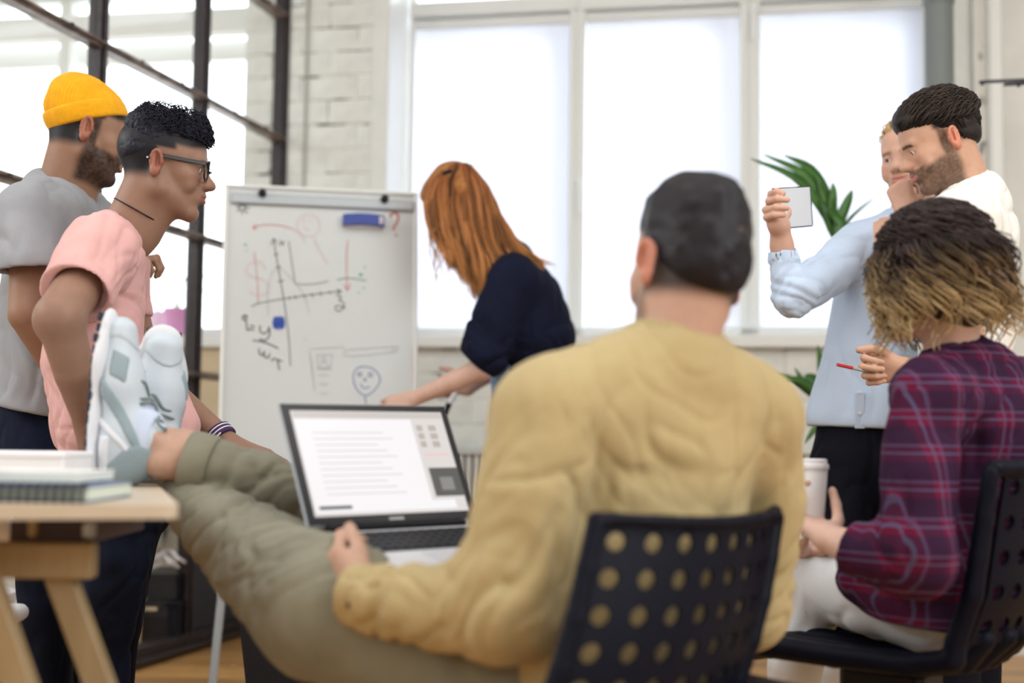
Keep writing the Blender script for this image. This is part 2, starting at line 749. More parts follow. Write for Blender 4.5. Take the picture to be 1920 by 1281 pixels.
def wood_mat(name, c1, c2, rough=.4):
    m = mat(name, c1, rough, rgb2=c2, nscale=4, stretch=(1.2, 14, 14), bump=.15, bscale=12)
    nt = m.node_tree
    oi = nt.nodes.new('ShaderNodeObjectInfo')
    hs = nt.nodes.new('ShaderNodeHueSaturation')
    mr = nt.nodes.new('ShaderNodeMapRange')
    mr.inputs['To Min'].default_value = .72
    mr.inputs['To Max'].default_value = 1.12
    nt.links.new(oi.outputs['Random'], mr.inputs[0])
    b = nt.nodes['Principled BSDF']
    src = b.inputs['Base Color'].links[0].from_socket
    nt.links.new(src, hs.inputs['Color'])
    nt.links.new(mr.outputs[0], hs.inputs['Value'])
    nt.links.new(hs.outputs[0], b.inputs['Base Color'])
    return m


M['floor_wood'] = wood_mat('oak_floor', (206, 160, 98), (176, 126, 70), .35)
M['pale_wood'] = mat('pale_birch', (160, 140, 106), .5, rgb2=(146, 126, 92), nscale=4, stretch=(8, 1.5, 1.5))
M['table_top'] = mat('table_top_birch', (200, 186, 166), .38, rgb2=(190, 174, 152), nscale=5, stretch=(1, 8, 8))


def mortar_mat():
    m = mat('joint_with_dirt', (220, 220, 214), .9)
    nt = m.node_tree
    b = nt.nodes['Principled BSDF']
    tc = nt.nodes.new('ShaderNodeTexCoord')
    n = nt.nodes.new('ShaderNodeTexNoise')
    n.inputs['Scale'].default_value = 7
    n.inputs['Detail'].default_value = 4
    nt.links.new(tc.outputs['Object'], n.inputs[0])
    r = nt.nodes.new('ShaderNodeValToRGB')
    r.color_ramp.elements[0].position = .52
    r.color_ramp.elements[0].color = lin((222, 221, 214))
    r.color_ramp.elements[1].position = .61
    r.color_ramp.elements[1].color = lin((52, 50, 50))
    nt.links.new(n.outputs[0], r.inputs[0])
    nt.links.new(r.outputs[0], b.inputs['Base Color'])
    return m


M['joint'] = mortar_mat()
M['cracked'] = mortar_mat()
cr = [n for n in M['cracked'].node_tree.nodes if n.type == 'VALTORGB'][0]
cr.color_ramp.elements[0].position = .60
cr.color_ramp.elements[1].position = .72
[n for n in M['cracked'].node_tree.nodes if n.type == 'TEX_NOISE'][0].inputs['Scale'].default_value = 13

# ================================================================== THE ROOM
C0 = A(0, 0, CAM_H)
Z3 = A(0, 0, 1.)
PO = hit(220, 1260, A(0, 0, 0), Z3)           # foot of the glass partition
PD = ray(1600, 830); PD[2] = 0; PD = unit(PD)  # its run
PN = A(-PD[1], PD[0], 0) * -1                  # its face towards the room


def part_pt(px, py):
    q = hit(px, py, PO, PN)
    return np.dot(q - PO, PD), q[2]


tC, _ = part_pt(525, 300)
CORNER = PO + PD * tC
WA = math.radians(10.5)
WU = A(math.cos(WA), -math.sin(WA), 0)        # along the window wall, to the right
WN = A(-math.sin(WA), -math.cos(WA), 0)       # out of the wall, into the room
WR = np.stack([WU, -WN, Z3], 1)


def wall_s(px, py=400, out=0.0):
    q = hit(px, py, CORNER + WN * out, WN)
    return np.dot(q - CORNER, WU)


def wall_z(px, py, out=0.0):
    return hit(px, py, CORNER + WN * out, WN)[2]


def WP(s, z, out=0.0):
    return CORNER + WU * s + WN * out + Z3 * z


def wbox(mb, s0, s1, z0, z1, o0, o1, bev=0.0, mi=0):
    mb.box(WP((s0 + s1) / 2, (z0 + z1) / 2, (o0 + o1) / 2), (abs(s1 - s0), abs(o1 - o0), abs(z1 - z0)), WR, bev, mi)


DEEP = -0.32
S_L = wall_s(452)
S_P = wall_s(722)
S_R = wall_s(1790, 300)
Z_SILL = wall_z(1000, 650)
Z_TOP = 3.6
# floor slab under the boards
f = MB().box((-.4, 1.9, -.03), (7.6, 11.4, .05))
floor = f.build('floor', M['floor_wood'], None, origin=A(0, 0, -.005))
tag(floor, kind='structure')
bd = None
k = 0
y = 3.9
meshes = []
for i in range(3):
    q = MB().box((0, 0, 0), (1.6, .118, .012), None, .0015)
    me_o = q.build('plank', M['floor_wood'], floor, origin=A(0, 0, 0))
    meshes.append(me_o.data)
    bpy.data.objects.remove(me_o)
row = 0
while y < 6.9:
    x = -3.3 + (row * .57) % 1.6
    while x < 3.0:
        o = bpy.data.objects.new('plank', meshes[row % 3])
        COL.objects.link(o)
        o.parent = floor
        o.location = (x, y, .001)
        x += 1.603
    y += .12
    row += 1

# ---- window wall
wall = MB()
wbox(wall, -3.2, S_L, 0, Z_SILL, -.42, -.0025)
wbox(wall, S_L, S_P, 0, Z_TOP, -.42, -.0025)
wbox(wall, S_P, S_R + .02, 0, Z_SILL, -.42, -.0025)
wall_back = wall.build('wall_back', M['joint'], None, origin=CORNER)
tag(wall_back, kind='structure')
lt = MB(); wbox(lt, -3.2, S_R + .02, 3.02, Z_TOP, -.42, .004)
tag(lt.build('trim_8', M['plaster'], None), kind='structure')
bm_ = []
for i in range(5):
    rr = random.Random(i)
    q = MB()
    V = []
    q.box((0, 0, 0), (.268, .03, .1095), None, .006)
    V = q.V[0]
    q.V[0] = V + np.array([[rr.uniform(-.0025, .0025) for _ in range(3)] for _ in V])
    oo = q.build('brick', M['brickpaint'], None, origin=A(0, 0, 0))
    bm_.append(oo.data)
    bpy.data.objects.remove(oo)
from mathutils import Euler


def bricks(s0, s1, z0, z1):
    z = z0 + .056
    r = 0
    while z < z1 - .03:
        s = s0 + (.135 if r % 2 else 0)
        if r % 2:
            put_brick((s0 + s) / 2 - .002, z, .49)
        while s < s1 - .05:
            w = min(.27, s1 - s)
            put_brick(s + w / 2, z, w / .27)
            s += .27
        z += .112
        r += 1


def put_brick(s, z, sc):
    o = bpy.data.objects.new('brick', random.choice(bm_))
    COL.objects.link(o)
    o.parent = wall_back
    p = WP(s, z, -.012 + random.uniform(-.003, .003)) - CORNER
    o.location = tuple(p)
    o.rotation_euler = (0, 0, -WA + random.uniform(-.006, .006))
    o.scale = (sc * random.uniform(.985, 1.0), 1, random.uniform(.96, 1.03))


bricks(S_L, S_P - .07, Z_SILL, 3.0)
bricks(S_L, wall_s(1760, 700), .0, Z_SILL - .01)
pl = MB()
wbox(pl, S_P - .075, S_P, Z_SILL, 3.05, -.3, .012, .006)
o = tag(pl.build('trim_1', M['plaster'], None), kind='structure')
# the thin conduit on the brick pier
c = MB()
sp_ = wall_s(575, 200)
c.tube([WP(sp_, .1, .012), WP(sp_, 3.4, .012)], .007, 8)
tag(c.build('conduit_pipe', mat('conduit_grey', (176, 176, 170), .6), None, sm='auto'), 'thin white painted pipe running up the white brick pier', 'pipe')

# ---- reveal, sill
rv = MB()
wbox(rv, S_P - .012, S_P + .004, Z_SILL, 3.05, DEEP - .05, .0)
tag(rv.build('trim_2', M['sill'], None), kind='structure')
z_st = wall_z(1000, 628, .05)
sl = MB()
wbox(sl, S_P - .02, S_R - .02, z_st - .055, z_st, DEEP, .06, .006)
tag(sl.build('trim_3', M['sill'], None), kind='structure')
sl = MB()
wbox(sl, -3.1, S_L + .01, z_st - .055, z_st, DEEP, .05, .006)
tag(sl.build('trim_4', M['sill'], None), kind='structure')


def s_d(px, py=300):
    return wall_s(px, py, DEEP)


def window(n, s0, s1, zt, fw_l, fw_r, top_rail, blind_to, blind_box=True):
    w = empty('window_%d' % n, WP((s0 + s1) / 2, z_st, DEEP), kind='structure')
    z0 = z_st
    fr = MB()
    wbox(fr, s0, s0 + fw_l, z0, 3.05, DEEP - .04, DEEP + .04, .006)
    wbox(fr, s1 - fw_r, s1, z0, 3.05, DEEP - .04, DEEP + .04, .006)
    wbox(fr, s0, s1, z0, z0 + .06, DEEP - .04, DEEP + .04, .006)
    wbox(fr, s0, s1, zt, zt + top_rail, DEEP - .04, DEEP + .05, .006)
    wbox(fr, s0, s1, 2.98, 3.05, DEEP - .04, DEEP + .04, .006)
    fr.build('window_frame', M['frame_white'], w)
    a, b = s0 + fw_l, s1 - fw_r
    # sash behind the blind
    sa = MB()
    m_ = .11
    wbox(sa, b - m_, b, z0 + .05, zt, DEEP - .14, DEEP - .09, .004)
    wbox(sa, a, a + .015, z0 + .05, zt, DEEP - .14, DEEP - .09)
    wbox(sa, a, b, zt - .10, zt, DEEP - .14, DEEP - .09, .004)
    wbox(sa, a, b, z0 + .05, z0 + .075, DEEP - .14, DEEP - .09, .004)
    sa.build('outer_sash', M['frame_white'], w)
    g = MB()
    wbox(g, a, b, z0 + .05, zt, DEEP - .118, DEEP - .112)
    g.build('pane', M['glass'], w)
    g = MB()
    wbox(g, a, b, zt + top_rail, 2.98, DEEP - .003, DEEP + .003)
    g.build('pane', M['glass'], w)
    if blind_to is not None:
        bl = MB()
        wbox(bl, a + .004, b - .004, blind_to, zt - .004, DEEP - .012, DEEP - .0105)
        bl.build('roller_blind', M['blind'], w)
        bl = MB()
        bl.tube([WP(a, zt - .028, DEEP + .0), WP(b, zt - .028, DEEP + .0)], .026, 14)
        bl.build('blind_roller', M['frame_white'], w, sm='auto')
    return w


zt_a = wall_z(900, 32, DEEP)
z_low = z_st + .055
sm1 = s_d(1082)
sm2 = s_d(1404)
w1 = window(2, s_d(768), sm1, zt_a, .02, .035, .07, z_low)
w2 = window(3, sm1, sm2, zt_a, .035, .04, .07, z_low)
w3 = window(4, sm2, s_d(1770), zt_a, .05, .05, .07, z_low)
# handles
for (pxs, pys, ww) in ((1090, 350, w1), (1412, 30, w3)):
    h = MB()
    s_ = s_d(pxs, pys)
    z_ = wall_z(pxs, pys, DEEP)
    h.box(WP(s_, z_, DEEP + .05), (.02, .02, .06), WR, .004)
    h.box(WP(s_, z_ - .06, DEEP + .07), (.018, .014, .15), WR, .005)
    h.build('window_handle', M['sill'], ww)
w0 = window(1, s_d(-260), wall_s(452) + .02, zt_a - .03, .05, .03, .12, None)
zz = MB()
for q in (s_d(120), ):
    wbox(zz, q - .03, q + .03, z_st, 3.0, DEEP - .04, DEEP + .04, .006)
zz.build('mullion', M['frame_white'], w0)
bb = MB()
wbox(bb, -3.1, S_L - .02, .55, Z_SILL - .01, -.02, .02)
tag(bb.build('trim_5', M['beige'], None), kind='structure')

# ---- right: duct, pillar, side wall
duct_c = P(1763, 300, 5.25)
d_ = MB()
rd = 27 / FPX * 5.25
d_.lathe((duct_c[0], duct_c[1], 0), [(rd, 0), (rd, 1.2), (rd + .006, 1.205), (rd + .006, 1.235), (rd, 1.24), (rd, 2.6), (rd + .006, 2.605), (rd + .006, 2.635), (rd, 2.64), (rd, Z_TOP)], 32)
tag(d_.build('drain_pipe', M['tube_grey'], None, sm='auto'), 'thick grey green vertical pipe between the window and the white pillar', 'pipe')
pc0 = P(1791, 600, 5.4)
rw = MB()
X1 = pc0[0]
rw.box(((X1 + 3.25) / 2, 5.75, Z_TOP / 2), (3.25 - X1, .7, Z_TOP))
o = rw.build('wall_right', M['plaster'], None, origin=A(X1, 5.4, 0))
tag(o, kind='structure')
pp = P(1868, 300, 5.35)
q = MB(); q.box((pp[0], 5.37, Z_TOP / 2), (.062, .07, Z_TOP), None, .012)
tag(q.build('trim_6', M['sill'], None), kind='structure')
pp = P(1840, 300, 5.35)
q = MB(); q.box((pp[0] + .01, 5.385, Z_TOP / 2), (.05, .04, Z_TOP), None, .006)
tag(q.build('trim_7', M['cracked'], None), kind='structure')
q = MB(); q.tube([(pp[0] - .012, 5.37, .05), (pp[0] - .012, 5.37, Z_TOP)], .012, 10)
tag(q.build('conduit_pipe', M['plaster'], None, sm='auto'), 'thin white conduit running up the cracked white pillar on the right', 'pipe')
q = MB(); q.box((3.3, 1.6, Z_TOP / 2), (.2, 9.4, Z_TOP))
tag(q.build('wall_side_right', M['plaster'], None), kind='structure')
q = MB(); q.box((-4.1, 2.1, Z_TOP / 2), (.2, 11.2, Z_TOP))
tag(q.build('wall_side_left', M['plaster'], None), kind='structure')
q = MB(); q.box((-.4, 1.8, Z_TOP + .08), (7.6, 11.2, .16))
tag(q.build('ceiling', M['plaster'], None), kind='structure')

q = MB(); q.box((-.4, -3.4, Z_TOP / 2), (7.6, .2, Z_TOP))
tag(q.build('wall_front', M['plaster'], None), kind='structure')

# ---- black thin lamp bars coming in at the right edge
lm = empty('wall_lamp', P(1925, 152, 4.6), 'thin black metal wall lamp arm entering at the right edge', 'lamp')
q = MB(); q.beam(P(1836, 154, 4.6), P(1990, 147, 4.6), .012, .010, bev=.002)
q.build('lamp_arm', M['black_metal'], lm)
q = MB(); q.beam(P(1882, 159, 4.5), P(1990, 152, 4.5), .012, .010, bev=.002)
q.build('lamp_arm', M['black_metal'], lm)
for a_, b_ in ((P(1842, 155, 4.6), P(1842, 160, 4.6)), (P(1910, 158, 4.5), P(1910, 163, 4.5))):
    q = MB(); q.tube([a_, b_], .006, 8); q.build('screw', M['black_metal'], lm)
q = MB(); q.box(P(1990, 150, 4.6), (.05, .3, .08), None, .01)
q.build('wall_bracket', M['black_metal'], lm)

# ---- glass partition on the left
PR = np.stack([PD, np.cross(Z3, PD), Z3], 1)
wl = empty('wall_left', PO, kind='structure')
tA = part_pt(184, 80)[0]
tB = part_pt(366, 500)[0]
pit = tB - tA
posts = [tA - 2 * pit, tA - pit, tA, tB, tC - .01]
rails = [.515, 1.075, 1.62, 2.18, 2.75]


def pbox(mb, t0, t1, z0, z1, th, bev=.003, off=0.0):
    n = np.cross(Z3, PD)
    mb.box(PO + PD * (t0 + t1) / 2 + Z3 * (z0 + z1) / 2 + n * off, (t1 - t0, th, z1 - z0), PR, bev)


for t in posts:
    q = MB(); pbox(q, t - .019, t + .019, .0, Z_TOP - .02, .045)
    pbox(q, t - .006, t + .006, .06, Z_TOP - .05, .075)
    q.build('post', M['steel'], wl)
zs_ = [.03] + rails + [3.32]
for z in rails + [3.32]:
    q = MB(); pbox(q, posts[0] - .4, posts[-1], z - .014, z + .014, .05)
    pbox(q, posts[0] - .4, posts[-1], z - .004, z + .004, .085)
    q.build('rail', M['steel_worn'], wl)
q = MB(); pbox(q, posts[0] - .4, posts[-1], 0.012, .07, .07); pbox(q, posts[0] - .4, posts[-1], .012, .035, .13)
q.build('bottom_rail', M['steel'], wl)
for i in range(4):
    for j in range(len(zs_) - 1):
        t0, t1, z0, z1 = posts[i] + .019, posts[i + 1] - .019, zs_[j] + .014, zs_[j + 1] - .014
        q = MB()
        if j == 0 and i == 3:
            pbox(q, t0, t1, z0, z1, .012)
            q.build('solid_panel', M['dark_panel'], wl)
        else:
            pbox(q, t0, t1, z0, z1, .005, 0)
            q.build('pane', M['glass'], wl)
# little bolts on the rails
for z in rails[2:]:
    q = MB()
    n = np.cross(Z3, PD) * -1
    for i in range(4):
        for fr_ in (.3, .7):
            t = posts[i] + (posts[i + 1] - posts[i]) * fr_
            p = PO + PD * t + Z3 * z + n * .044
            q.box(p, (.016, .008, .012), PR, .002)
    o = q.build('bolts', M['steel'], wl)
    o['kind'] = 'stuff'


# ---- radiators
def radiator(s0, s1, z0, z1, label):
    r = empty('radiator', WP((s0 + s1) / 2, z0, .1), label, 'radiator', 'white radiators under the windows')
    b = MB()
    wbox(b, s0, s1, z0, z1, .06, .075, .003)
    wbox(b, s0, s1, z1 - .012, z1, .04, .16, .003)
    b.build('radiator_body', M['radiator'], r)
    n = int((s1 - s0) / .033)
    for i in range(n):
        s = s0 + (i + .5) * (s1 - s0) / n
        b = MB()
        wbox(b, s - .011, s + .011, z0 + .01, z1 - .016, .075, .15, .006)
        b.build('fin', M['radiator'], r)
    for s in (s0 + .05, s1 - .05):
        b = MB()
        b.tube([WP(s, z0, .09), WP(s, .0, .09)], .009, 8)
        b.build('radiator_pipe', M['radiator'], r, sm='auto')
    return r


zr = wall_z(860, 846, .12)
radiator(wall_s(812, 900), wall_s(1150, 900), zr - .55, zr, 'white panel radiator under the window behind the laptop')
radiator(wall_s(1380, 900), wall_s(1660, 900), zr - .53, zr + .02, 'white panel radiator behind the paper cup and the palm')
b0 = wall_s(308, 1000)
radiator(b0 - .55, b0 + .02, .33, .8, 'white panel radiator seen low through the glass partition')

# ---- things beyond the glass
def pot_on_sill(px0, px1, py0, py1, name, label, m, d):
    a, b = P(px0, py0, d), P(px1, py0, d)
    z1 = a[2]
    z0 = P(px0, py1, d)[2]
    r = (b[0] - a[0]) / 2
    c = (a + b) / 2
    h = z1 - z0
    root = empty(name, (c[0], d, z0), label, 'plant pot')
    q = MB()
    q.lathe((c[0], d, z0), [(r * .72, 0), (r * .95, h * .84), (r * 1.03, h * .85), (r * 1.03, h), (r * .93, h), (r * .9, h * .85), (.001, h * .82)], 28)
    q.build('pot', m, root, sm='auto')
    return root, c, z1


dS = WP(wall_s(318, 600), 0, -.14)[1]
zb = z_st
p1 = P(318, 628, dS)


def pothouse(px, w, h, m, label, d, leafy):
    c = P(px, 600, d)
    q = MB()
    root = empty('potted_plant', (c[0], d, zb), label, 'plant')
    r = w / 2
    q.lathe((c[0], d, zb), [(r * .72, 0), (r * .93, h * .8), (r * 1.02, h * .81), (r * 1.02, h), (r * .93, h), (r * .9, h * .85), (.001, h * .82)], 28)
    q.build('pot', m, root, sm='auto')
    rr = random.Random(len(label))
    for i in range(leafy):
        a = rr.uniform(0, 6.28)
        hh = rr.uniform(.06, .20)
        sp = rr.uniform(.02, .09)
        base = A(c[0], d, zb + h)
        tip = base + A(math.cos(a) * sp, math.sin(a) * sp * .6, hh)
        q = MB(); q.tube(spline([base - Z3 * .02, base + (tip - base) * .5 + A(0, 0, .02), tip], 6), .0018, 5)
        q.build('stem', M['leaf_light'], root)
        L = leaf_mesh(tip, A(math.cos(a + .5), math.sin(a), .25), .07, .035)
        mesh_obj('leaf', L[0], L[1], M['leaf_light'], root, True)
    return root


def leaf_mesh(base, direction, L, W, droop=.4, n=8):
    """a pointed leaf, folded along its rib, with thickness"""
    d = unit(direction)
    side = unit(np.cross(d, Z3))
    up = np.cross(side, d)
    V = []
    for i in range(n + 1):
        t = i / n
        w = W / 2 * math.sin(math.pi * min(1, t * .92 + .06)) ** .8 * (1 if t < .99 else .1)
        c = base + d * L * t - Z3 * droop * L * t * t + up * 0
        V += [c - side * w + up * w * .3, c, c + side * w + up * w * .3, c - Z3 * .0012]
    F = []
    for i in range(n):
        a, b = 4 * i, 4 * i + 4
        F += [(a, a + 1, b + 1, b), (a + 1, a + 2, b + 2, b + 1), (a + 3, a, b, b + 3), (a + 2, a + 3, b + 3, b + 2)]
    return np.array(V), F


pothouse(330, .115, .135, M['pink_pot'], 'pink pot with light green plant on sill beyond the glass', dS - .08, 10)
pothouse(296, .115, .13, mat('pale_pink_pot', (240, 205, 228), .5), 'pale whitish pink pot left of the brighter pink pot beyond the glass', dS + .06, 6)
# big leaf plant at the far left behind the glass
lp = P(2, 850, 4.3)
root = empty('potted_plant', (lp[0] - .1, 4.3, 0), 'leafy green floor plant at the left edge beyond the glass', 'plant')
q = MB(); q.lathe((lp[0] - .1, 4.3, 0), [(.11, 0), (.15, .3), (.16, .3), (.16, .33), (.14, .33), (.13, .3), (.001, .29)], 28)
q.build('pot', M['white_pot'], root, sm='auto')
for i in range(9):
    a = i * .7 + .2
    L = leaf_mesh(A(lp[0] - .1, 4.3, .33), A(math.cos(a) * .35, math.sin(a) * .35, 1), .62, .07, .15, 10)
    mesh_obj('leaf', L[0], L[1], M['leaf_light'], root, True)
# black storage boxes
for (px0, px1, py0, py1, d, lab) in ((262, 336, 1128, 1232, 5.15, 'black storage box with tan label on the floor beyond the glass'),
                                     (262, 336, 1076, 1126, 5.2, 'plain black box stacked on the labelled storage box')):
    a, b = P(px0, py1, d), P(px1, py0, d)
    z0 = 0.01 if py0 > 1100 else None
    z0 = .012 if z0 is not None else ZB
    ZB = b[2] + .002
    root = empty('storage_box', ((a[0] + b[0]) / 2, d + .15, z0), lab, 'box')
    q = MB(); q.box(((a[0] + b[0]) / 2, d + .15, (z0 + b[2]) / 2 - .01), (b[0] - a[0], .3, b[2] - z0 - .02), None, .006)
    q.build('box_body', M['black'], root)
    q = MB(); q.box(((a[0] + b[0]) / 2, d + .15, b[2] - .012), (b[0] - a[0] + .01, .31, .022), None, .004)
    q.build('lid', M['black'], root)
    if py0 > 1100:
        q = MB(); q.box(P(282, 1142, d - .006), (.05, .004, .014))
        q.build('label', M['beige'], root)
cb = MB()
base = ZB
cs = [P(250 + 14 * i, 1052 + 12 * math.sin(i * 1.3), 5.2 + .05 * math.sin(i * 2.1)) for i in range(7)]
for c_ in cs: c_[2] = max(c_[2], base + .01)
cb.tube(spline(cs, 40), .007, 8)
cb.tube(spline([c_ + A(.02, .04, .012) for c_ in cs[::-1]], 40), .007, 8)
tag(cb.build('cable', M['white_pot'], None, sm='auto'), 'white cable lying in loops on top of the black boxes', 'cable')
pb = MB()
a = P(262, 1060, 5.12)
pb.box((a[0] - .012, 5.12, .55), (.018, .05, 1.08), None, .003)
tag(pb.build('wooden_batten', M['pale_wood'], None), 'upright pale wooden batten beside the black boxes beyond the glass', 'batten')

# ---- palm in a terracotta pot
pr = P(1645, 1262, 4.75)
px_, py_ = pr[0], 4.75
palm = empty('potted_palm', (px_, py_, 0), 'tall green palm in a terracotta pot beside the right window', 'plant')
q = MB(); q.lathe((px_, py_, .01), [(.15, 0), (.17, .01), (.185, .045), (.175, .045), (.16, .015), (.001, .012)], 40)
q.build('saucer', M['terracotta'], palm, sm='auto')
q = MB(); q.lathe((px_, py_, .022), [(.10, 0), (.135, .2), (.15, .2), (.15, .25), (.135, .25), (.13, .2), (.001, .19)], 40)
q.build('pot', M['terracotta'], palm, sm='auto')


def frond(base, mid, tip, leaflets, L, W, spread=.7, drop=.15, start=.35, hang=0.0):
    """a curved stalk with paired narrow leaflets; stalk and every leaflet are parts"""
    sp = spline([base, mid, tip], 24)
    q = MB(); q.tube(sp, np.linspace(.007, .002, 24), 6)
    st = q.build('stalk', M['leaf'], palm, sm='auto')
    T = np.gradient(sp, axis=0)
    for i in range(leaflets):
        t = start + (1 - start) * i / (leaflets - 1)
        j = min(23, int(t * 23))
        d = unit(T[j])
        side = unit(np.cross(d, A(.2, -1, .1)))
        s = 1 if i % 2 else -1
        dirv = d * (1 - spread * .5) + side * s * spread * (1 - .6 * (i / leaflets))
        l = L * (.75 + .25 * math.sin(math.pi * (i + 1) / (leaflets + 1)))
        V, F = leaf_mesh(sp[j], dirv, l, W, drop, 8)
        mesh_obj('leaf', V, F, M['leaf'], palm, True)


pb_ = A(px_, py_, .22)
# the top crown, just right of the tablet


def blade(pts, W, n=14, mid_w=.55):
    """one long palm leaf through pts (pixel, pixel, depth)"""
    p = spline([P(*q) if len(q) == 3 else q for q in pts], n)
    T = np.gradient(p, axis=0)
    V = []
    for i in range(n):
        t = i / (n - 1)
        w = W / 2 * (math.sin(math.pi * (t ** .7 * .93 + .05)) ** .8)
        d = unit(T[i])
        s = unit(np.cross(d, A(.15, -1, .25)))
        u = np.cross(s, d)
        V += [p[i] - s * w + u * w * .35, p[i], p[i] + s * w + u * w * .35, p[i] - u * .0015]
    F = []
    for i in range(n - 1):
        a, b = 4 * i, 4 * i + 4
        F += [(a, a + 1, b + 1, b), (a + 1, a + 2, b + 2, b + 1), (a + 3, a, b, b + 3), (a + 2, a + 3, b + 3, b + 2)]
    mesh_obj('leaf', np.array(V), F, M['leaf'], palm, True)


for pts, W in [
    ([(1562, 445, 4.6), (1545, 400, 4.6), (1490, 335, 4.55), (1408, 298, 4.5)], .045),
    ([(1562, 445, 4.6), (1550, 390, 4.6), (1510, 330, 4.6), (1432, 290, 4.6)], .05),
    ([(1560, 445, 4.6), (1548, 380, 4.6), (1520, 320, 4.65), (1470, 291, 4.7)], .055),
    ([(1562, 445, 4.6), (1552, 400, 4.6), (1540, 350, 4.6), (1529, 326, 4.6)], .05),
    ([(1562, 445, 4.62), (1560, 400, 4.6), (1562, 360, 4.6), (1561, 342, 4.6)], .035),
    ([(1566, 445, 4.6), (1575, 410, 4.6), (1590, 375, 4.6), (1598, 356, 4.6)], .04),
    ([(1568, 440, 4.58), (1575, 420, 4.58), (1562, 405, 4.58), (1550, 390, 4.55)], .04),
    ([(1572, 450, 4.65), (1590, 415, 4.65), (1615, 390, 4.7), (1642, 370, 4.7)], .014),
    ([(1545, 760, 4.7), (1543, 720, 4.7), (1538, 680, 4.7), (1533, 648, 4.7)], .04),
    ([(1550, 770, 4.7), (1515, 735, 4.65), (1470, 708, 4.6), (1418, 718, 4.6)], .03),
    ([(1550, 775, 4.7), (1520, 730, 4.6), (1485, 712, 4.55), (1440, 735, 4.5)], .03),
    ([(1552, 775, 4.7), (1530, 740, 4.65), (1505, 715, 4.6), (1490, 690, 4.6)], .03),
    ([(1556, 770, 4.7), (1540, 735, 4.7), (1520, 712, 4.7), (1508, 705, 4.7)], .06),
    ([(1560, 775, 4.7), (1545, 790, 4.65), (1525, 808, 4.6), (1508, 832, 4.6)], .03),
    ([(1650, 1080, 4.75), (1630, 1000, 4.7), (1612, 960, 4.7), (1600, 940, 4.7)], .04),
    ([(1650, 1080, 4.75), (1640, 1000, 4.72), (1630, 940, 4.7), (1622, 915, 4.7)], .045),
    ([(1652, 1080, 4.75), (1650, 1000, 4.72), (1648, 930, 4.7), (1650, 900, 4.7)], .045),
    ([(1655, 1080, 4.78), (1664, 1000, 4.75), (1672, 950, 4.75), (1680, 925, 4.75)], .045),
    ([(1650, 1080, 4.7), (1620, 1020, 4.6), (1600, 985, 4.6), (1588, 975, 4.6)], .04),
    ([(1655, 1080, 4.75), (1660, 1010, 4.7), (1645, 960, 4.7), (1638, 930, 4.7)], .035),
]:
    blade(pts, W)
for pts in ([pb_ - Z3 * .02, P(1648, 1080, 4.75)], [pb_ - Z3 * .02, P(1640, 1000, 4.74), P(1600, 860, 4.72), P(1548, 768, 4.7)], [pb_ - Z3 * .02, P(1625, 800, 4.7), P(1562, 445, 4.6)]):
    q = MB(); q.tube(spline(pts, 20), np.linspace(.01, .005, 20), 8)
    q.build('stalk', M['leaf'], palm, sm='auto')
# ================================================================== PEOPLE: shared builders
M['skin'] = mat('skin', (200, 160, 130), .5, vcol=True, sss=.05, bump=.12, bscale=350, noise=.08, nscale=60, spec=.3)
M['hair'] = mat('hair', (60, 45, 35), .5, vcol=True, spec=.22)
M['eye_white'] = mat('eye_white', (225, 222, 218), .25)
M['eye_dark'] = mat('eye_iris', (48, 34, 26), .15)

SK_FAIR = A(0.60, 0.38, 0.29)
SK_PALE = A(0.68, 0.44, 0.35)
SK_BROWN = A(0.265, 0.150, 0.105)
SK_TAN = A(0.33, 0.185, 0.12)


def basis(fwd, up=(0, 0, 1)):
    f = unit(fwd)
    u = np.asarray(up, float)
    u = unit(u - f * np.dot(u, f))
    r = np.cross(f, u)
    return np.stack([r, f, u], 1)     # columns: right, forward, up


